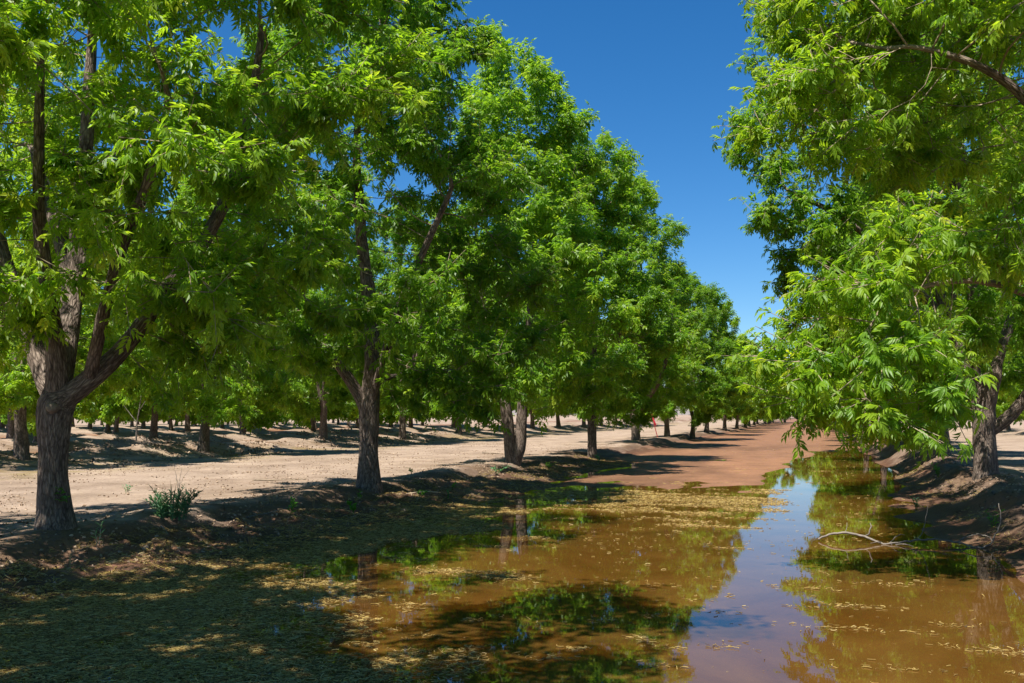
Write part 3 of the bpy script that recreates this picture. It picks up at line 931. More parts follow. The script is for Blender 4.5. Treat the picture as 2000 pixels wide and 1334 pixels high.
def single_leaf(k, tone):
    """a pinnate leaf with pointed leaflets on a stalk"""
    r = np.random.default_rng(100 + k)
    V = []; F = []
    rach = .19; dr = (.5, .9, 1.3, .7)[k % 4]; pairs = 4
    st = [(0.22 + 0.72 * i / pairs, s) for i in range(pairs) for s in (-1, 1)] + [(1.0, 0)]

    def sp(t):
        return np.array([rach * t * (1 - .10 * t), 0, -rach * dr * .6 * t * t])
    for i in range(4):
        a, b = sp(i / 4), sp((i + 1) / 4); o = len(V)
        V += [a + (0, .003, 0), a - (0, .003, 0), b - (0, .002, 0), b + (0, .002, 0)]
        F.append([o, o + 1, o + 2, o + 3])
    for t, s in st:
        b = sp(t)
        l = .125 * (.72 + .45 * math.sin(math.pi * (.15 + .75 * t))) * r.uniform(.85, 1.12); w = .040 * (.8 + .3 * t)
        ang = rad(58 - 24 * t + r.uniform(-14, 14)) * s
        d = np.array([math.cos(ang), math.sin(ang), -.6 - .4 * t + r.uniform(-.35, .35)]); d /= np.linalg.norm(d)
        sd = np.cross([0, 0, 1.0], d); sd /= np.linalg.norm(sd); up = np.cross(d, sd)
        o = len(V)
        m1 = b + d * l * .3; m2 = b + d * l * .66 + np.array([0, 0, -l * .05]); tip = b + d * l + np.array([0, 0, -l * .17])
        V += [b, m1 + sd * w * .5 + up * w * .2, m2 + sd * w * .38 + up * w * .15, tip, m2 - sd * w * .38 + up * w * .15, m1 - sd * w * .5 + up * w * .2, m1, m2]
        F += [[o, o + 1, o + 6, o], [o + 1, o + 2, o + 7, o + 6], [o + 2, o + 3, o + 7, o + 2], [o, o + 6, o + 5, o], [o + 6, o + 7, o + 4, o + 5], [o + 7, o + 3, o + 4, o + 7]]
    V = np.array(V)
    F4 = [f for f in F if len(set(f)) == 4]; F3 = [f[:3] for f in F if len(set(f)) == 3]
    return mesh_np('pinnate_leaf', V, [np.array(F4), np.array(F3)], [LEAF], {'tint': np.full(len(V), tone)})


LEAFM = [single_leaf(k, (.35, .5, .62, .8)[(k // 4) % 4]) for k in range(16)]
crown6 = [c for c in t6.children if c.name.startswith('crown')][0]
for i in ids:
    k = int(rng.integers(0, 4)); tone = int(np.argmin(np.abs(np.array([.35, .5, .62, .8]) - T6['hue'][i])))
    o = bpy.data.objects.new('leaf', LEAFM[tone * 4 + k])
    C.objects.link(o)
    o.parent = crown6
    m = Matrix.Identity(4)
    for a_ in range(3):
        for b_ in range(3):
            m[a_][b_] = T6['M'][i][a_, b_]
        m[a_][3] = T6['pos'][i][a_]
    o.matrix_basis = m
ct = link('catkins', tassel_mesh(T6, 260, 3), t6); ct['kind'] = 'stuff'

# ------------------------------------------------------------------ shared kinds for the other trees
BV = []
for s, (hw, hy, h) in ((101, (4.3, 4.9, 13.5)), (102, (4.6, 4.9, 14.6))):
    r = np.random.default_rng(s)
    BV.append(make_tree('row_tree_%d' % s, s, gen_limbs(r, r.uniform(1.9, 2.5), .205, 4), blobs_generic(r, hw, hy, h, 32, 2.2), 1250, 14000, 'B', 1.45))
CV = []
for s, (hw, hy, h) in ((111, (4.3, 4.7, 13.2)), (112, (4.6, 4.8, 14.6)), (113, (4.1, 4.5, 12.4))):
    r = np.random.default_rng(s)
    CV.append(make_tree('mid_tree_%d' % s, s, gen_limbs(r, r.uniform(1.9, 2.4), .205, 4), blobs_generic(r, hw, hy, h, 30, 2.05), 750, 9500, 'C', 1.42, trunk_sides=9, step=.45, kill=.7))
DV = []
for s, (hw, hy, h) in ((121, (4.3, 4.6, 12.5)), (122, (4.6, 4.6, 13.8))):
    r = np.random.default_rng(s)
    DV.append(make_tree('far_tree_%d' % s, s, gen_limbs(r, r.uniform(2.0, 2.4), .21, 4), blobs_generic(r, hw, hy, h, 26, 2.1), 380, 4200, 'D', 1.65, trunk_sides=6, step=.6, kill=.9))

prg = np.random.default_rng(77)
ORD = ['first', 'second', 'third', 'fourth', 'fifth', 'sixth', 'seventh', 'eighth', 'ninth', 'tenth', 'eleventh', 'twelfth', 'thirteenth', 'fourteenth', 'fifteenth', 'sixteenth', 'seventeenth', 'eighteenth']


def put(kind, x, y, sc, label, group, rot=None):
    V = {'B': BV, 'C': CV, 'D': DV}[kind]
    T = V[int(prg.integers(0, len(V)))]
    return place(T, 'pecan_tree', (x, y, gz(x, y) - .03), prg.uniform(0, 6.28) if rot is None else rot, sc, label, group, tilt=(prg.uniform(-.05, .05), prg.uniform(-.05, .05)))


# left bank: one beside the camera, then on past the stake
r = np.random.default_rng(131)
T0 = make_tree('side_tree', 131, gen_limbs(r, 2.6, .25, 5, .75, 4.2), blobs_generic(r, 6.6, 5.6, 12.5, 34, 5.0) + [(5.0, 1.5, 6.5, 1.5, 1.6, .9), (5.6, 3.6, 7.5, 1.4, 1.5, .9), (5.0, 3.2, 7.6, 1.6, 1.6, .9), (5.0, 1.0, 8.0, 1.5, 1.5, .9), (4.2, 4.0, 8.6, 1.5, 1.5, .9), (4.8, .2, 6.5, 1.6, 1.6, .9)], 1000, 11000, 'C', 1.25, trunk_sides=9, step=.45, kill=.7)
place(T0, 'pecan_tree', (-9.2, 2.4, gz(-9.2, 2.4) - .03), 0, 1, 'pecan tree outside the left edge, its shade covering the catkin mat in front', GROW)
put('B', -9.96, 70.7, .86, 'pecan tree with a knobbly swollen trunk just right of the red stake', GROW, 2.0)
put('B', -8.53, 73.5, .8, 'slender pecan tree with a thin forked trunk, second right of the red stake', GROW, 5.0)
far_a = [(-8.96, 106, .9, 'pecan tree past the pale gap in the bank, first after the slender forked tree'),
         (-8.6, 118, .88, 'pecan tree past the pale gap in the bank, with a low bright green tuft'),
         (-8.6, 133, .86, 'pecan tree past the pale gap in the bank, left of a close pair'),
         (-8.9, 146, .84, 'pecan tree past the pale gap in the bank, right of a close pair')]
put('C', -9.2, 90, .9, 'pecan tree standing just before the pale gap in the far bank', GROW)
for x, y, s, lb in far_a:
    put('C', x, y, s, lb, GROW)
for j, y in enumerate(np.arange(160, 230, 11.5)):
    put('D', -8.7 + prg.uniform(-.4, .4), y, prg.uniform(.82, .95), 'distant pecan tree at the far left bank end, %s after the close pair' % ORD[j], 'distant pecan trees closing the basin')
for j, x in enumerate((-6.5, -2.6, 1.2)):
    put('D', x, 245 + x, 1.05, 'tiny pecan tree across the far end of the basin, %s from the left' % ORD[j], 'distant pecan trees closing the basin')
# right berm
put('B', 3.9, 34.6, 1.02, 'pecan tree on the right berm hidden behind the tree with the lopped top', 'pecan trees along the right berm', 2.2)
for j, y in enumerate((44, 53.5, 63)):
    put('B', 3.9, y, prg.uniform(.97, 1.08), ('third', 'fourth', 'fifth')[j] + ' pecan tree in view along the right berm, behind the drooping bough', 'pecan trees along the right berm')
for j, y in enumerate((73, 83)):
    put('C', 3.9, y, 1.0, ('sixth', 'seventh')[j] + ' pecan tree along the right berm, far behind the drooping bough', 'pecan trees along the right berm')
for j, y in enumerate(np.arange(93, 200, 10)):
    put('C' if y < 120 else 'D', 3.9 + prg.uniform(-.3, .3), y, prg.uniform(.92, 1.05), '%s pecan tree along the right berm, far off and hidden behind the drooping bough' % ORD[j + 7], 'far pecan trees along the right berm')
for x in (18,):
    for j, y in enumerate(np.arange(76, 150, 10.5)):
        put('C' if y < 100 else 'D', x, y + prg.uniform(-1, 1), prg.uniform(.85, 1.0), '%s nearest pecan tree beyond the pale ground right of the right berm' % ORD[j], 'pecan trees beyond the pale ground on the right')
# rows across the dirt road, seen under the canopy
rowb = [(-24.0, 25.8, 'B', 'pecan tree across the road, thick leaning limb behind the nearest trunk'),
        (-23.4, 34.7, 'B', 'pecan tree across the road, broad dark trunk standing on the berm'),
        (-24.2, 46.4, 'B', 'pecan tree across the road with a thin straight trunk'),
        (-23.5, 55.1, 'B', 'pecan tree across the road, dark trunk just right of the dappled trunk'),
        (-24.0, 66.4, 'C', 'pecan tree across the road with a trunk that splits near its foot')]
for x, y, kd, lb in rowb:
    put(kd, x, y, prg.uniform(.92, 1.0), lb, 'first row of pecan trees across the dirt road')
for j, y in enumerate(np.arange(76, 150, 9.8)):
    put('C' if y < 120 else 'D', -23.8 + prg.uniform(-.4, .4), y, prg.uniform(.9, 1.05), 'far pecan tree across the road, %s past the one splitting near its foot' % ORD[j], 'far trees of the first row across the dirt road')
names = {-35.6: 'second', -47.7: 'third', -59.6: 'fourth', -71.6: 'fifth', -84.5: 'sixth', -97: 'seventh', -110: 'eighth'}
for x, nm in names.items():
    y0 = abs(x) * 1.04 + 1
    for j, y in enumerate(np.arange(y0, y0 + 78, 9.6)):
        put('C' if (y < 66 and x > -50) else 'D', x + prg.uniform(-.6, .6), y + prg.uniform(-1.2, 1.2), prg.uniform(.8, 1.0),
            '%s pecan tree from the left edge in the %s row back from the dirt road' % (ORD[j], nm), 'pecan trees of the %s row across the dirt road' % nm)

# ------------------------------------------------------------------ catkins on the water and litter on the banks (uncountable)
def scatter(name, pts, rot, scl, mat, label, seed=0, length=1.0, width=.06, bend=(.25, .1, .45)):
    me = bpy.data.meshes.new(name)
    me.vertices.add(len(pts))
    me.vertices.foreach_set('co', np.ascontiguousarray(pts, np.float32).ravel())
    me.attributes.new('rot', 'FLOAT_VECTOR', 'POINT').data.foreach_set('vector', np.ascontiguousarray(rot, np.float32).ravel())
    me.attributes.new('scl', 'FLOAT', 'POINT').data.foreach_set('value', np.ascontiguousarray(scl, np.float32))
    me.materials.append(mat)
    o = link(name, me)
    ng = bpy.data.node_groups.new(name, 'GeometryNodeTree')
    ng.interface.new_socket('Geometry', in_out='INPUT', socket_type='NodeSocketGeometry')
    ng.interface.new_socket('Geometry', in_out='OUTPUT', socket_type='NodeSocketGeometry')
    gi = ng.nodes.new('NodeGroupInput'); go = ng.nodes.new('NodeGroupOutput')
    g2i = ng.nodes.new('GeometryNodeGeometryToInstance')
    prof = ng.nodes.new('GeometryNodeCurvePrimitiveCircle')
    prof.inputs['Resolution'].default_value = 3
    prof.inputs['Radius'].default_value = width
    for b in bend[::-1]:
        bz = ng.nodes.new('GeometryNodeCurveQuadraticBezier')
        bz.inputs['Resolution'].default_value = 4
        bz.inputs['Start'].default_value = (-length / 2, 0, 0)
        bz.inputs['Middle'].default_value = (0.05, b * 2, 0.03)
        bz.inputs['End'].default_value = (length / 2, b * .3, 0.01)
        cm = ng.nodes.new('GeometryNodeCurveToMesh')
        ng.links.new(bz.outputs[0], cm.inputs['Curve'])
        ng.links.new(prof.outputs[0], cm.inputs['Profile Curve'])
        sm = ng.nodes.new('GeometryNodeSetMaterial')
        sm.inputs['Material'].default_value = mat
        ng.links.new(cm.outputs[0], sm.inputs[0])
        ng.links.new(sm.outputs[0], g2i.inputs[0])
    ip = ng.nodes.new('GeometryNodeInstanceOnPoints')
    ip.inputs['Pick Instance'].default_value = True
    rv = ng.nodes.new('FunctionNodeRandomValue'); rv.data_type = 'INT'
    for s_ in rv.inputs:
        if s_.type == 'INT' and s_.name == 'Min': s_.default_value = 0
        if s_.type == 'INT' and s_.name == 'Max': s_.default_value = len(bend) - 1
    out_int = [s_ for s_ in rv.outputs if s_.type == 'INT'][0]
    ng.links.new(out_int, ip.inputs['Instance Index'])
    na = ng.nodes.new('GeometryNodeInputNamedAttribute'); na.data_type = 'FLOAT_VECTOR'; na.inputs[0].default_value = 'rot'
    nb = ng.nodes.new('GeometryNodeInputNamedAttribute'); nb.data_type = 'FLOAT'; nb.inputs[0].default_value = 'scl'
    ng.links.new(na.outputs[0], ip.inputs['Rotation'])
    ng.links.new(nb.outputs[0], ip.inputs['Scale'])
    ng.links.new(gi.outputs[0], ip.inputs['Points'])
    ng.links.new(g2i.outputs[0], ip.inputs['Instance'])
    ng.links.new(ip.outputs[0], go.inputs[0])
    md = o.modifiers.new('scatter', 'NODES')
    md.node_group = ng
    tag(o, label, kind='stuff')
    return o


def litter_mat(name, stops):
    m, nt, out = newmat(name)
    oi = N(nt, 'ShaderNodeObjectInfo')
    c = ramp(nt, oi.outputs['Random'], stops)
    p = N(nt, 'ShaderNodeBsdfPrincipled')
    nt.links.new(c, p.inputs['Base Color'])
    p.inputs['Roughness'].default_value = 0.9
    p.inputs['Specular IOR Level'].default_value = 0.1
    nt.links.new(p.outputs[0], out.inputs[0])
    return m


CATK = litter_mat('fallen_catkin', [(0.0, (0.11, 0.07, 0.03)), (.25, (0.25, 0.16, 0.05)), (.6, (0.40, 0.28, 0.085)), (.85, (0.49, 0.365, 0.125)), (1.0, (0.56, 0.43, 0.19))])
BITS = litter_mat('bank_litter', [(0.0, (0.10, 0.055, 0.03)), (.4, (0.26, 0.17, 0.06)), (.75, (0.38, 0.29, 0.09)), (1.0, (0.45, 0.36, 0.2))])

MATP = np.array([(-8.8, 2), (-1.4, 2), (-1.75, 5.5), (-2.3, 6.9), (-3.3, 7.9), (-4.5, 9.6), (-5.5, 11.0), (-5.9, 12.5), (-5.7, 14.2), (-5.0, 16.2), (-5.5, 18.0), (-5.9, 19.6), (-6.8, 21.5), (-7.4, 19), (-7.6, 14), (-8.2, 9.5)])


def inpoly(X, Y, Pg):
    c = np.zeros(X.shape, bool)
    j = len(Pg) - 1
    for i in range(len(Pg)):
        xi, yi = Pg[i]; xj, yj = Pg[j]
        m = ((yi > Y) != (yj > Y)) & (X < (xj - xi) * (Y - yi) / (yj - yi + 1e-12) + xi)
        c ^= m
        j = i
    return c


def catkin_density(X, Y):
    n1 = fbm(X * 1.1, Y * 0.8, 4); n2 = fbm(X * 4.5 + 3, Y * 3.5, 3)
    d = np.zeros(X.shape)
    Xw = X + n1 * .8 + n2 * .35; Yw = Y + n1 * .9
    for k_, sh in enumerate((0, .45, .9, 1.5)):
        d = d + inpoly(Xw + sh, Yw, MATP) * (.30, .25, .25, .25)[k_]
    d = np.where(inpoly(Xw, Yw, MATP) & (Y > 11.5), 1.0, d)
    d = d * np.where(n2 > -.28, 1.0, .45)
    # yellow rafts lying against the mud flat
    edge = 26.4 - (X + 5.2) * 0.25 + fbm(X * 0.45 + 3, Y * 0.28, 3) * 2.1
    band = np.exp(-((Y - edge + 3.2) / 3.4) ** 2) * sstep(-6.9, -6.2, X) * sstep(-.2, -1.2, X)
    n3 = fbm(X * .9, Y * 2.6, 4)
    d = np.maximum(d, np.clip((band + n1 * .35 + n3 * 1.1 - .55) * 2.2, 0, .7))
    # loose flakes
    fl = np.where(n2 + n1 * .35 > .55, .13, np.where(Y < 14, .0028, .010))
    zone = sstep(27, 24, Y) * sstep(-8, -7, X) * sstep(2.8, 2.3, X)
    d = np.maximum(d, fl * zone * np.where(X < -2, 1.4, .75) * sstep(0, 12, Y * 1.2 + 2))
    return d


crg = np.random.default_rng(3)


def sample_catkins(n, x0, x1, y0, y1, boost=1.0):
    X = crg.uniform(x0, x1, n); Y = crg.uniform(y0, y1, n)
    k = crg.random(n) < catkin_density(X, Y) * boost
    return X[k], Y[k]


parts = [sample_catkins(int(4300 * 7.6 * 7), -9, 2.6, 5.0, 10.0), sample_catkins(int(2600 * 11 * 6), -8.8, 2.6, 10.0, 16.0), sample_catkins(int(800 * 11 * 14), -8.6, 2.6, 16.0, 30.0, 1.0), sample_catkins(60000, -8.6, 2.2, 30.0, 36.0, .5), (crg.uniform(-7, 2, 900), crg.uniform(31, 58, 900))]
X = np.concatenate([p[0] for p in parts]); Y = np.concatenate([p[1] for p in parts])
# clumps caught on the rims of the sunken ruts
for cx, cy, n_, sx, sy in ((.75, 12.05, 60, .20, .07), (.0, 11.5, 45, .17, .06), (.4, 10.6, 70, .22, .06), (.35, 9.5, 80, .28, .06), (1.45, 8.95, 130, .25, .09), (-.72, 8.45, 28, .12, .05), (1.2, 9.9, 24, .15, .05), (1.55, 8.2, 50, .14, .05), (-.9, 9.9, 14, .1, .03), (-1.5, 8.6, 16, .1, .04), (-1.2, 8.3, 24, .1, .04), (-1.9, 9.2, 40, .13, .05), (-2.0, 7.7, 50, .12, .06), (.6, 8.1, 30, .2, .05), (1.1, 7.6, 40, .3, .08)):
    X = np.concatenate([X, crg.normal(cx, sx, n_)]); Y = np.concatenate([Y, crg.normal(cy, sy, n_)])
nc = len(X)
Z = np.maximum(ground_z(X, Y), 0) + crg.uniform(.002, .012, nc)
kz = Z < .09
X, Y, Z = X[kz], Y[kz], Z[kz]; nc = len(X)
rot = np.stack([crg.normal(0, .12, nc), crg.normal(0, .12, nc), crg.uniform(0, 6.28, nc)], -1)
scatter('floating_catkins', np.stack([X, Y, Z], -1), rot, (.016 + .056 * crg.random(nc) ** 1.5) * np.where(Y > 16, 1.3, 1.0), CATK, 'mats of fallen yellow catkins floating on the irrigation water', width=.05, bend=(.25, .1, .45, -.3, .0))

nb_ = 52000
X = np.concatenate([crg.uniform(-9.0, -6.6, nb_), crg.uniform(2.2, 3.9, 9000)]); Y = np.concatenate([6 + 34 * crg.random(nb_) ** 1.5, 8 + 26 * crg.random(9000)])
q = fbm(X * 1.3, Y * 1.0, 4) + .5 * fbm(X * 5, Y * 5, 2)
k = crg.random(len(X)) < np.clip(.30 + q * 1.5, .02, 1)
X, Y = X[k], Y[k]
Z = ground_z(X, Y)
k = (Z > .005) & (Z < .36)
X, Y, Z = X[k], Y[k], Z[k]
nb_ = len(X)
rot = np.stack([crg.normal(0, .35, nb_), crg.normal(0, .35, nb_), crg.uniform(0, 6.28, nb_)], -1)
scatter('bank_litter', np.stack([X, Y, Z + .008], -1), rot, crg.uniform(.04, .11, nb_), BITS, 'dry catkins and leaf bits strewn over the dark wet banks', width=.045)

# soil crumbs on the road and banks
nr_ = 16000
X = np.concatenate([crg.normal(-24.3, 1.5, 9000), crg.normal(-35.6, 1.6, 6000), crg.uniform(-21, -9.2, nr_), crg.uniform(-9.2, -7.4, 6000), crg.uniform(2.7, 4.6, 5000)])
Y = np.concatenate([24 + 40 * crg.random(9000), 36 + 45 * crg.random(6000), 10 + 45 * crg.random(nr_) ** 1.4, 7 + 30 * crg.random(6000), 9 + 30 * crg.random(5000)])
k = crg.random(len(X)) < np.clip(.35 + fbm(X * .8, Y * .8, 3) * 1.6, .03, 1)
X, Y = X[k], Y[k]
Z = ground_z(X, Y)
nr_ = len(X)
CRUMB = litter_mat('soil_crumb', [(0.0, (0.16, 0.10, 0.06)), (.5, (0.30, 0.21, 0.14)), (1.0, (0.42, 0.31, 0.22))])
scatter('soil_crumbs', np.stack([X, Y, Z + .002], -1), np.stack([crg.normal(0, .5, nr_), crg.normal(0, .5, nr_), crg.uniform(0, 6.28, nr_)], -1), crg.uniform(.012, .05, nr_) * np.where(X < -21.5, 2.3, 1.0), CRUMB, 'small clods and leaf crumbs lying on the soil', width=.42, bend=(.02, .2))

# ------------------------------------------------------------------ small things
def branch_thing(name, label, cat, paths, mat, group=None, child='twig'):
    """main stem as the thing's mesh part, each side twig a part of its own"""
    o0 = np.array(paths[0][0][0], float)
    e = bpy.data.objects.new(name, None); C.objects.link(e)
    e.location = o0
    tag(e, label, cat, group)
    for i, (pts, rr) in enumerate(paths):
        p, r = resample(np.array(pts, float) - o0, rr, .06)
        p[1:-1] += np.random.default_rng(i + len(paths)).normal(size=p[1:-1].shape) * .006
        mb = MB(); mb.tube(p, r, 6 if r[0] > .01 else 4, 0.1)
        link('stem' if i == 0 else child, mb.mesh('stem', mat), e)
    return e


# the dead branch lying in the water on the right
branch_thing('fallen_branch', 'bare grey dead branch lying curved in the shallow water below the right bank', 'branch', [
    ([(0.02, 15.85, .02), (.16, 15.9, .10), (.42, 15.9, .13), (.68, 15.85, .10), (.85, 15.7, .02), (1.05, 15.7, .0)], [.015, .017, .019, .018, .016, .014]),
    ([(.95, 15.7, .0), (1.3, 15.75, .06), (1.7, 15.85, .09), (2.0, 15.8, .04), (2.2, 15.65, -.01), (2.38, 15.7, .06), (2.48, 15.8, .25), (2.55, 15.85, .42), (2.52, 15.9, .62)], [.014, .014, .015, .013, .012, .011, .009, .007, .004]),
    ([(.70, 15.86, .10), (.78, 15.8, .16), (.80, 15.82, .24), (.76, 15.85, .29)], [.012, .011, .009, .005]),
    ([(1.95, 15.8, .05), (2.1, 15.95, .14), (2.3, 15.95, .17), (2.42, 15.85, .12), (2.42, 15.75, .02)], [.009, .009, .008, .007, .006]),
    ([(1.4, 15.77, .06), (1.5, 15.9, .2), (1.56, 16.0, .40), (1.58, 16.0, .56)], [.008, .007, .005, .003]),
    ([(2.05, 15.78, .03), (2.1, 15.6, -.02), (2.12, 15.5, .02)], [.008, .006, .004]),
    ([(1.1, 15.7, .0), (1.2, 15.55, .03), (1.32, 15.45, .01)], [.009, .007, .004]),
    ([(.40, 15.9, .12), (.46, 15.97, .2), (.44, 16.0, .27)], [.007, .005, .003]),
    ([(.9, 15.72, .02), (.85, 15.6, .06), (.74, 15.52, .03)], [.008, .006, .003]),
    ([(1.0, 15.7, .01), (1.08, 15.82, .09), (1.2, 15.9, .14), (1.24, 15.93, .12)], [.008, .007, .005, .003]),
    ([(1.65, 15.83, .08), (1.72, 15.7, .12), (1.85, 15.62, .08)], [.007, .005, .003]),
    ([(2.46, 15.78, .2), (2.56, 15.74, .27), (2.6, 15.72, .36)], [.005, .004, .002])], DEADWOOD)


def sticks(name, label, pts, r0, group=None, mat=DEADWOOD):
    z = [gz(p[0], p[1]) + r0 * .7 for p in pts]
    return branch_thing(name, label, 'stick', [([(p[0], p[1], max(zz, r0) + (p[2] if len(p) > 2 else 0)) for p, zz in zip(pts, z)], [r0, r0 * .8, r0 * .5][:len(pts)])], mat, group)


GS = 'loose sticks on the ground'
sticks('stick', 'thin pale stick on the ground left of the nearest trunk foot', [(-10.6, 11.5), (-10.35, 11.9), (-10.1, 12.3)], .010, GS)
sticks('stick', 'short brown stick lying in the hollow below the green bush', [(-9.0, 12.35), (-8.8, 12.2), (-8.65, 12.05)], .016, GS)
sticks('stick', 'dark curved stick lying on the sunny dirt road', [(-13.3, 21.9), (-12.8, 22.1), (-12.3, 22.7)], .018, GS, BARK)
sticks('stick', 'small dark stick on the far part of the sunny road', [(-13.6, 40.5), (-13.2, 40.6), (-12.9, 41)], .03, GS, BARK)
sticks('stick', 'grey twig with a raised end near the low seedlings on the bank', [(-9.0, 14.6), (-8.7, 14.9, .04), (-8.5, 15.2, .14)], .010, GS)
sticks('stick', 'pale bent twig on the bank right of the dappled trunk', [(-8.5, 20.2), (-8.2, 20.6, .06), (-7.9, 21.0)], .014, GS, PALEWOOD)
sticks('stick', 'twig lying across the crest of the right berm', [(4.1, 20.5), (3.9, 21.6), (3.7, 22.6)], .016, GS, PALEWOOD)


def leaf_blade(l, w, curl=.2, fold=.2):
    V = np.array([[0, 0, 0], [l * .35, w * .5, w * fold], [l * .72, w * .36, w * fold - l * curl * .45], [l, 0, -l * curl], [l * .72, -w * .36, w * fold - l * curl * .45], [l * .35, -w * .5, w * fold], [l * .35, 0, 0], [l * .72, 0, -l * curl * .5]])
    F4 = np.array([[1, 2, 7, 6], [6, 7, 4, 5]]); F3 = np.array([[0, 1, 6], [2, 3, 7], [0, 6, 5], [7, 3, 4]])
    return V, F4, F3


def basis(d, r):
    d = d / np.linalg.norm(d)
    up = np.array([0, 0, 1.0]) + r.normal(size=3) * .3
    up = up - d * (up @ d); up /= np.linalg.norm(up)
    return np.stack([d, np.cross(up, d), up], -1)


def leafy_plant(name, label, cat, loc, nstems, h, spread, nleaf, ll, lw, mat, seed, group=None, stemmat=PALEWOOD, separate=True, flowers=0):
    r = np.random.default_rng(seed)
    e = bpy.data.objects.new(name, None); C.objects.link(e)
    e.location = (loc[0], loc[1], gz(loc[0], loc[1]) - .01)
    tag(e, label, cat, group)
    variants = []
    for k in range(3):
        V, F4, F3 = leaf_blade(ll, lw, r.uniform(.1, .45), r.uniform(.1, .35))
        variants.append(mesh_np('blade', V, [F4, F3], [mat], {'tint': np.full(len(V), r.uniform(.1, .95))}))
    big = [[], [], [], 0]
    for s in range(nstems):
        a = r.uniform(0, 6.28); sp = spread * math.sqrt(r.uniform(.02, 1)); hh = h * r.uniform(.6, 1.05)
        tip = np.array([math.cos(a) * sp, math.sin(a) * sp, hh])
        mid = tip * .5 + np.array([-tip[0] * .12, -tip[1] * .12, hh * .08])
        foot = np.array([math.cos(a), math.sin(a), 0]) * (.02 if nstems < 10 else .55 * sp)
        st, sr = resample([foot, foot * .5 + mid, tip + foot * .5], [.006 + h * .006, .005 + h * .003, .002], h / 7)
        mb = MB(); mb.tube(st, sr, 4)
        link('stem', mb.mesh('stem', stemmat), e)
        for j in range(nleaf):
            t = (.2 if nstems < 10 else .04) + .8 * (j + r.random()) / nleaf
            p = np.array([np.interp(t, np.linspace(0, 1, len(st)), st[:, q]) for q in range(3)])
            az = j * 2.4 + r.uniform(-.4, .4)
            d = np.array([math.cos(az), math.sin(az), r.uniform(.1, .9)]) + (tip / np.linalg.norm(tip)) * .6
            Mx = basis(d, r) * r.uniform(.7, 1.15)
            if separate:
                o = bpy.data.objects.new('leaf', variants[int(r.integers(0, 3))]); C.objects.link(o); o.parent = e
                m = Matrix.Identity(4)
                for q in range(3):
                    for w_ in range(3): m[q][w_] = Mx[q, w_]
                    m[q][3] = p[q]
                o.matrix_basis = m
            else:
                V, F4, F3 = leaf_blade(ll, lw, r.uniform(.1, .4), .25)
                n0 = big[3]
                big[0].append(V @ Mx.T + p); big[1].append(F4 + n0); big[2].append(F3 + n0); big[3] += len(V)
    if not separate:
        V = np.concatenate(big[0])
        f = link('foliage', mesh_np('foliage', V, [np.concatenate(big[1]), np.concatenate(big[2])], [mat], {'tint': np.repeat(r.random(len(big[0])), 8)}), e)
        f['kind'] = 'stuff'
    return e


leafy_plant('bush', 'green bushy weed with narrow leaves on the bank between the two nearest trunks', 'bush', (-9.15, 12.8), 30, .5, .38, 24, .095, .022, WEED, 1, separate=False, stemmat=WEED)
GW = 'single weeds and seedlings on the banks'
leafy_plant('weed', 'small grey-green weed with narrow leaves in front of the nearest trunk', 'weed', (-8.75, 10.75), 2, .30, .06, 9, .10, .02, WEED, 2, GW)
SP = [((-7.95, 16.5), 3, .24, .14, 6, .11, .055, 'bright green broad-leaved seedling lit by the sun on the terrace'),
      ((-8.9, 15.9), 3, .20, .16, 5, .11, .05, 'low dark green seedling on the bank left of the bright seedling'),
      ((-8.5, 15.2), 2, .16, .10, 4, .09, .045, 'tiny seedling beside the grey twig on the bank'),
      ((-8.9, 18.7), 2, .2, .06, 5, .08, .04, 'little green sprout at the dark cut just left of the dappled trunk'),
      ((-8.1, 20.0), 3, .15, .16, 5, .10, .045, 'flat green seedling on the bank right of the dappled trunk'),
      ((-8.2, 22.2), 2, .16, .1, 4, .09, .045, 'small bright sprout beside the pale bent twig'),
      ((-7.6, 20.3), 2, .22, .08, 4, .10, .035, 'dark thin-leaved sprout at the edge of the catkin mat'),
      ((-8.7, 27.2), 4, .22, .35, 6, .12, .05, 'low green weed clump in front of the twin trunks'),
      ((-8.3, 31.5), 3, .30, .2, 6, .13, .05, 'green weed beside the foot of the twin trunks'),
      ((-7.9, 37.5), 3, .28, .2, 6, .14, .05, 'green weed in front of the straight slim trunk'),
      ((2.55, 16.6), 3, .28, .12, 6, .09, .03, 'small green weed at the foot of the right bank by the dead branch'),
      ((1.9, 21.3), 3, .30, .18, 6, .10, .035, 'green weed growing in the shallows under the drooping bough'),
      ((3.0, 27.5), 4, .35, .3, 6, .12, .05, 'weed clump on the slope behind the lopped tree'),
      ((-13.9, 17.9), 3, .16, .12, 5, .09, .03, 'lone green weed out on the sunny dirt road'),
      ((-10.2, 24.6), 2, .2, .1, 5, .1, .04, 'green sprout in the shade on the road edge left of the twin trunks')]
for i, (lc, ns_, h_, sp_, nl_, l_, w_, lb) in enumerate(SP):
    leafy_plant('weed' if 'weed' in lb else 'seedling', lb, 'weed' if 'weed' in lb else 'seedling', lc, ns_, h_, sp_, nl_, l_, w_, WEED if 'dark thin' in lb or 'weed' in lb and i % 2 else SEEDLING, 30 + i, GW, stemmat=SEEDLING)


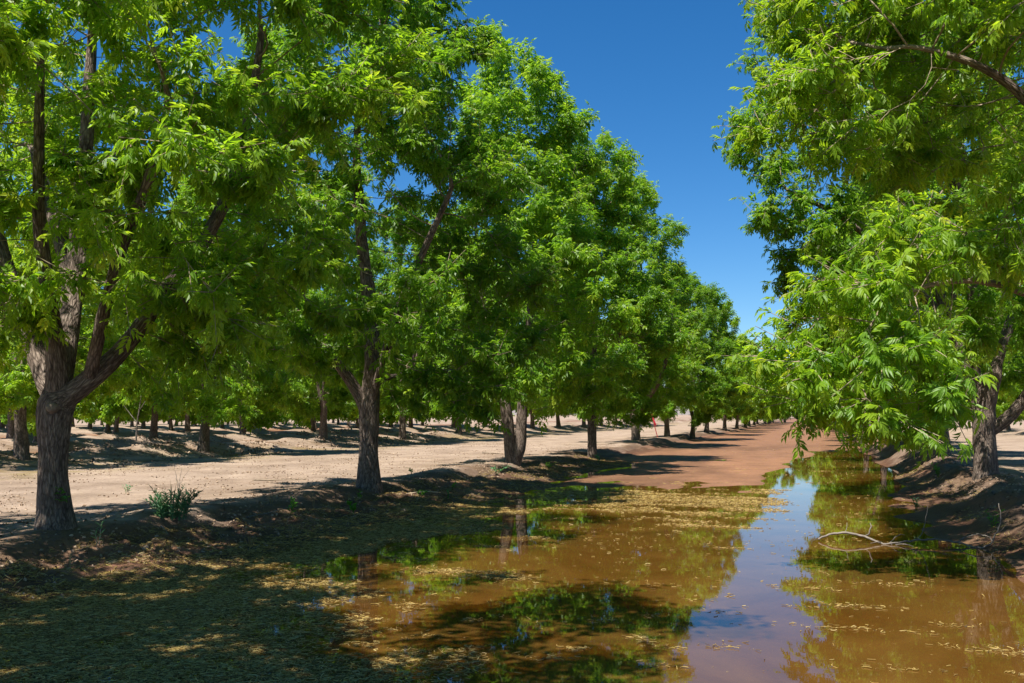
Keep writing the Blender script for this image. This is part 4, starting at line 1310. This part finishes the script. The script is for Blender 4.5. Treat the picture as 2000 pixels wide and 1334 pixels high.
def dry_tuft(loc, n, h, spread, seed, label, name='dry_grass_tuft'):
    r = np.random.default_rng(seed)
    V = []; F = []; H = []; o_ = 0
    for i in range(n):
        a = r.uniform(0, 6.28); s = spread * r.uniform(.1, 1); hh = h * r.uniform(.5, 1.1); w = .004
        b = np.array([math.cos(a) * .03 * r.random(), math.sin(a) * .03 * r.random(), 0])
        tp = b + np.array([math.cos(a) * s, math.sin(a) * s, hh]); md_ = (b + tp) / 2 + np.array([0, 0, hh * .18])
        sd = np.array([-math.sin(a), math.cos(a), 0]) * w
        V += [b + sd, b - sd, md_ + sd * .8, md_ - sd * .8, tp + sd * .2, tp - sd * .2]
        F += [[o_, o_ + 1, o_ + 3, o_ + 2], [o_ + 2, o_ + 3, o_ + 5, o_ + 4]]
        H += [r.random()] * 6; o_ += 6
    o = link(name, mesh_np(name, np.array(V), np.array(F), [STRAW], {'tint': np.array(H)}), loc=(loc[0], loc[1], gz(*loc) - .005))
    tag(o, label, 'grass tuft', 'dry grass tufts on the bank')


for i, (lc, n, h, s, lb) in enumerate([((-9.35, 16.0), 14, .22, .12, 'pale orange dry grass tuft behind the low dark seedling'),
                                        ((-8.75, 17.9), 10, .22, .08, 'dry straw tuft in the shade left of the dappled trunk'),
                                        ((-9.0, 16.9), 6, .36, .06, 'tall bent straw stalks on the dark cut of the bank'),
                                        ((-8.0, 11.2), 12, .2, .22, 'spread dry grass tuft near the round clod'),
                                        ((-7.7, 12.6), 14, .18, .25, 'flattened dry grass tuft between clod and catkin mat'),
                                        ((-8.3, 9.7), 12, .22, .2, 'dry grass tuft low at the left edge of the bank'),
                                        ((-7.6, 13.6), 10, .2, .18, 'dry grass tuft on the rim of the catkin mat'),
                                        ((-9.3, 13.0), 12, .5, .3, 'long dry stems leaning out from the green bush')]):
    dry_tuft(lc, n, h, s, 200 + i, lb)

# dead stalk standing at the road edge
z0 = gz(-10.0, 14.2)
branch_thing('dead_stalk', 'tall thin bare stalk with forked twigs standing behind the green bush', 'dead plant', [
    ([(-10.0, 14.2, z0), (-10.02, 14.2, z0 + .3), (-9.97, 14.2, z0 + .62)], [.006, .005, .002]),
    ([(-10.02, 14.2, z0 + .25), (-10.09, 14.22, z0 + .45), (-10.12, 14.2, z0 + .72)], [.004, .003, .0015]),
    ([(-10.01, 14.2, z0 + .35), (-9.9, 14.18, z0 + .5), (-9.82, 14.2, z0 + .6)], [.003, .0025, .0015]),
    ([(-9.98, 14.2, z0 + .02), (-10.05, 14.25, z0 + .35), (-10.08, 14.2, z0 + .5)], [.004, .003, .0015])], PALEWOOD)

# round clod
import bmesh
bm = bmesh.new()
bmesh.ops.create_icosphere(bm, subdivisions=3, radius=.075)
for v in bm.verts:
    q = float(fbm(v.co.x * 14 + 3, v.co.y * 14 + v.co.z * 9, 3))
    v.co *= 1 + q * .28
    v.co.z *= .8
me = bpy.data.meshes.new('clod'); bm.to_mesh(me); bm.free()
me.materials.append(CLOD)
for p in me.polygons: p.use_smooth = True
o = link('soil_clod', me, loc=(-8.55, 11.0, gz(-8.55, 11.0) + .035))
tag(o, 'round reddish clod of earth on the bank below the nearest trunk', 'clod')

# red stake with a scrap of red cloth
z0 = gz(-9.9, 66.0)
e = bpy.data.objects.new('marker_stake', None); C.objects.link(e)
e.location = (-9.9, 66.0, z0)
tag(e, 'thin leaning red stake with a scrap of red cloth beside the dirt road', 'stake')
mb = MB(); mb.tube([(0, 0, -.1), (-.25, 0, .9), (-.5, 0, 2.0)], [.028, .028, .024], 8)
link('pole', mb.mesh('pole', REDPAINT), e)
V = []; F = []
for j in range(6):
    for i in range(4):
        V.append((-.22 - .055 * j + .06 * i, .02 + .05 * math.sin(i * 1.7 + j * .9), .85 + .13 * j - .05 * i + .02 * math.sin(j * 2 + i)))
for j in range(5):
    for i in range(3):
        a = j * 4 + i
        F.append([a, a + 1, a + 5, a + 4])
fl = link('flag', mesh_np('flag', np.array(V), np.array(F), [REDCLOTH], smooth=True), e)
sd_ = fl.modifiers.new('thickness', 'SOLIDIFY'); sd_.thickness = .012

# leafless sapling in the row behind the road
z0 = gz(-34.6, 45.2)
branch_thing('sapling', 'thin leafless young tree with a whitened foot beyond the dirt road', 'sapling', [
    ([(-34.6, 45.2, z0), (-34.58, 45.2, z0 + .9), (-34.45, 45.2, z0 + 1.7), (-34.35, 45.2, z0 + 2.6)], [.045, .042, .03, .012]),
    ([(-34.58, 45.2, z0 + .95), (-35.0, 45.2, z0 + 1.4), (-35.4, 45.1, z0 + 1.9)], [.025, .02, .008]),
    ([(-34.45, 45.2, z0 + 1.6), (-34.1, 45.2, z0 + 2.1), (-33.9, 45.3, z0 + 2.7)], [.02, .016, .006])], DEADWOOD, child='branch')

# sprout and pruning scar on the nearest trunk
r = np.random.default_rng(9)
mb_v = []; f4 = []; f3 = []; n0 = 0
for i in range(16):
    V, F4, F3 = leaf_blade(.11, .045, .3, .2)
    a = r.uniform(-1.6, .6)
    Mx = basis(np.array([math.cos(a), math.sin(a), r.uniform(-.3, .6)]), r)
    mb_v.append(V @ Mx.T + np.array([.19, -.14, .42]) + r.normal(size=3) * np.array([.05, .05, .06])); f4.append(F4 + n0); f3.append(F3 + n0); n0 += len(V)
s_ = link('sprout', mesh_np('sprout', np.concatenate(mb_v), [np.concatenate(f4), np.concatenate(f3)], [SEEDLING], {'tint': np.repeat(r.random(16), 8)}), t1)
s_['label'] = 'bright leafy sprout on the lower trunk'
th = np.linspace(0, 2 * math.pi, 15)[:-1]
ctr = np.array([.10, -.262, 1.62]); nrm = np.array([.35, -.93, .1]); nrm /= np.linalg.norm(nrm)
ux = np.cross([0, 0, 1], nrm); ux /= np.linalg.norm(ux); uz = np.cross(nrm, ux)
V = [ctr + nrm * .02]
for k_, (rr_, h_) in enumerate(((.55, .016), (1.0, .0), (1.15, -.08))):
    for t_ in th:
        V.append(ctr + ux * math.cos(t_) * .075 * rr_ * (1 + .12 * math.sin(3 * t_)) + uz * math.sin(t_) * .06 * rr_ + nrm * h_)
F3 = [[0, 1 + i, 1 + (i + 1) % 14] for i in range(14)]
F4 = [[1 + k_ * 14 + i, 1 + (k_ + 1) * 14 + i, 1 + (k_ + 1) * 14 + (i + 1) % 14, 1 + k_ * 14 + (i + 1) % 14] for k_ in range(2) for i in range(14)]
s_ = link('pruning_scar', mesh_np('pruning_scar', np.array(V), [np.array(F4), np.array(F3)], [SCAR], smooth=True), t1)
s_['label'] = 'pale healed pruning scar at the fork'
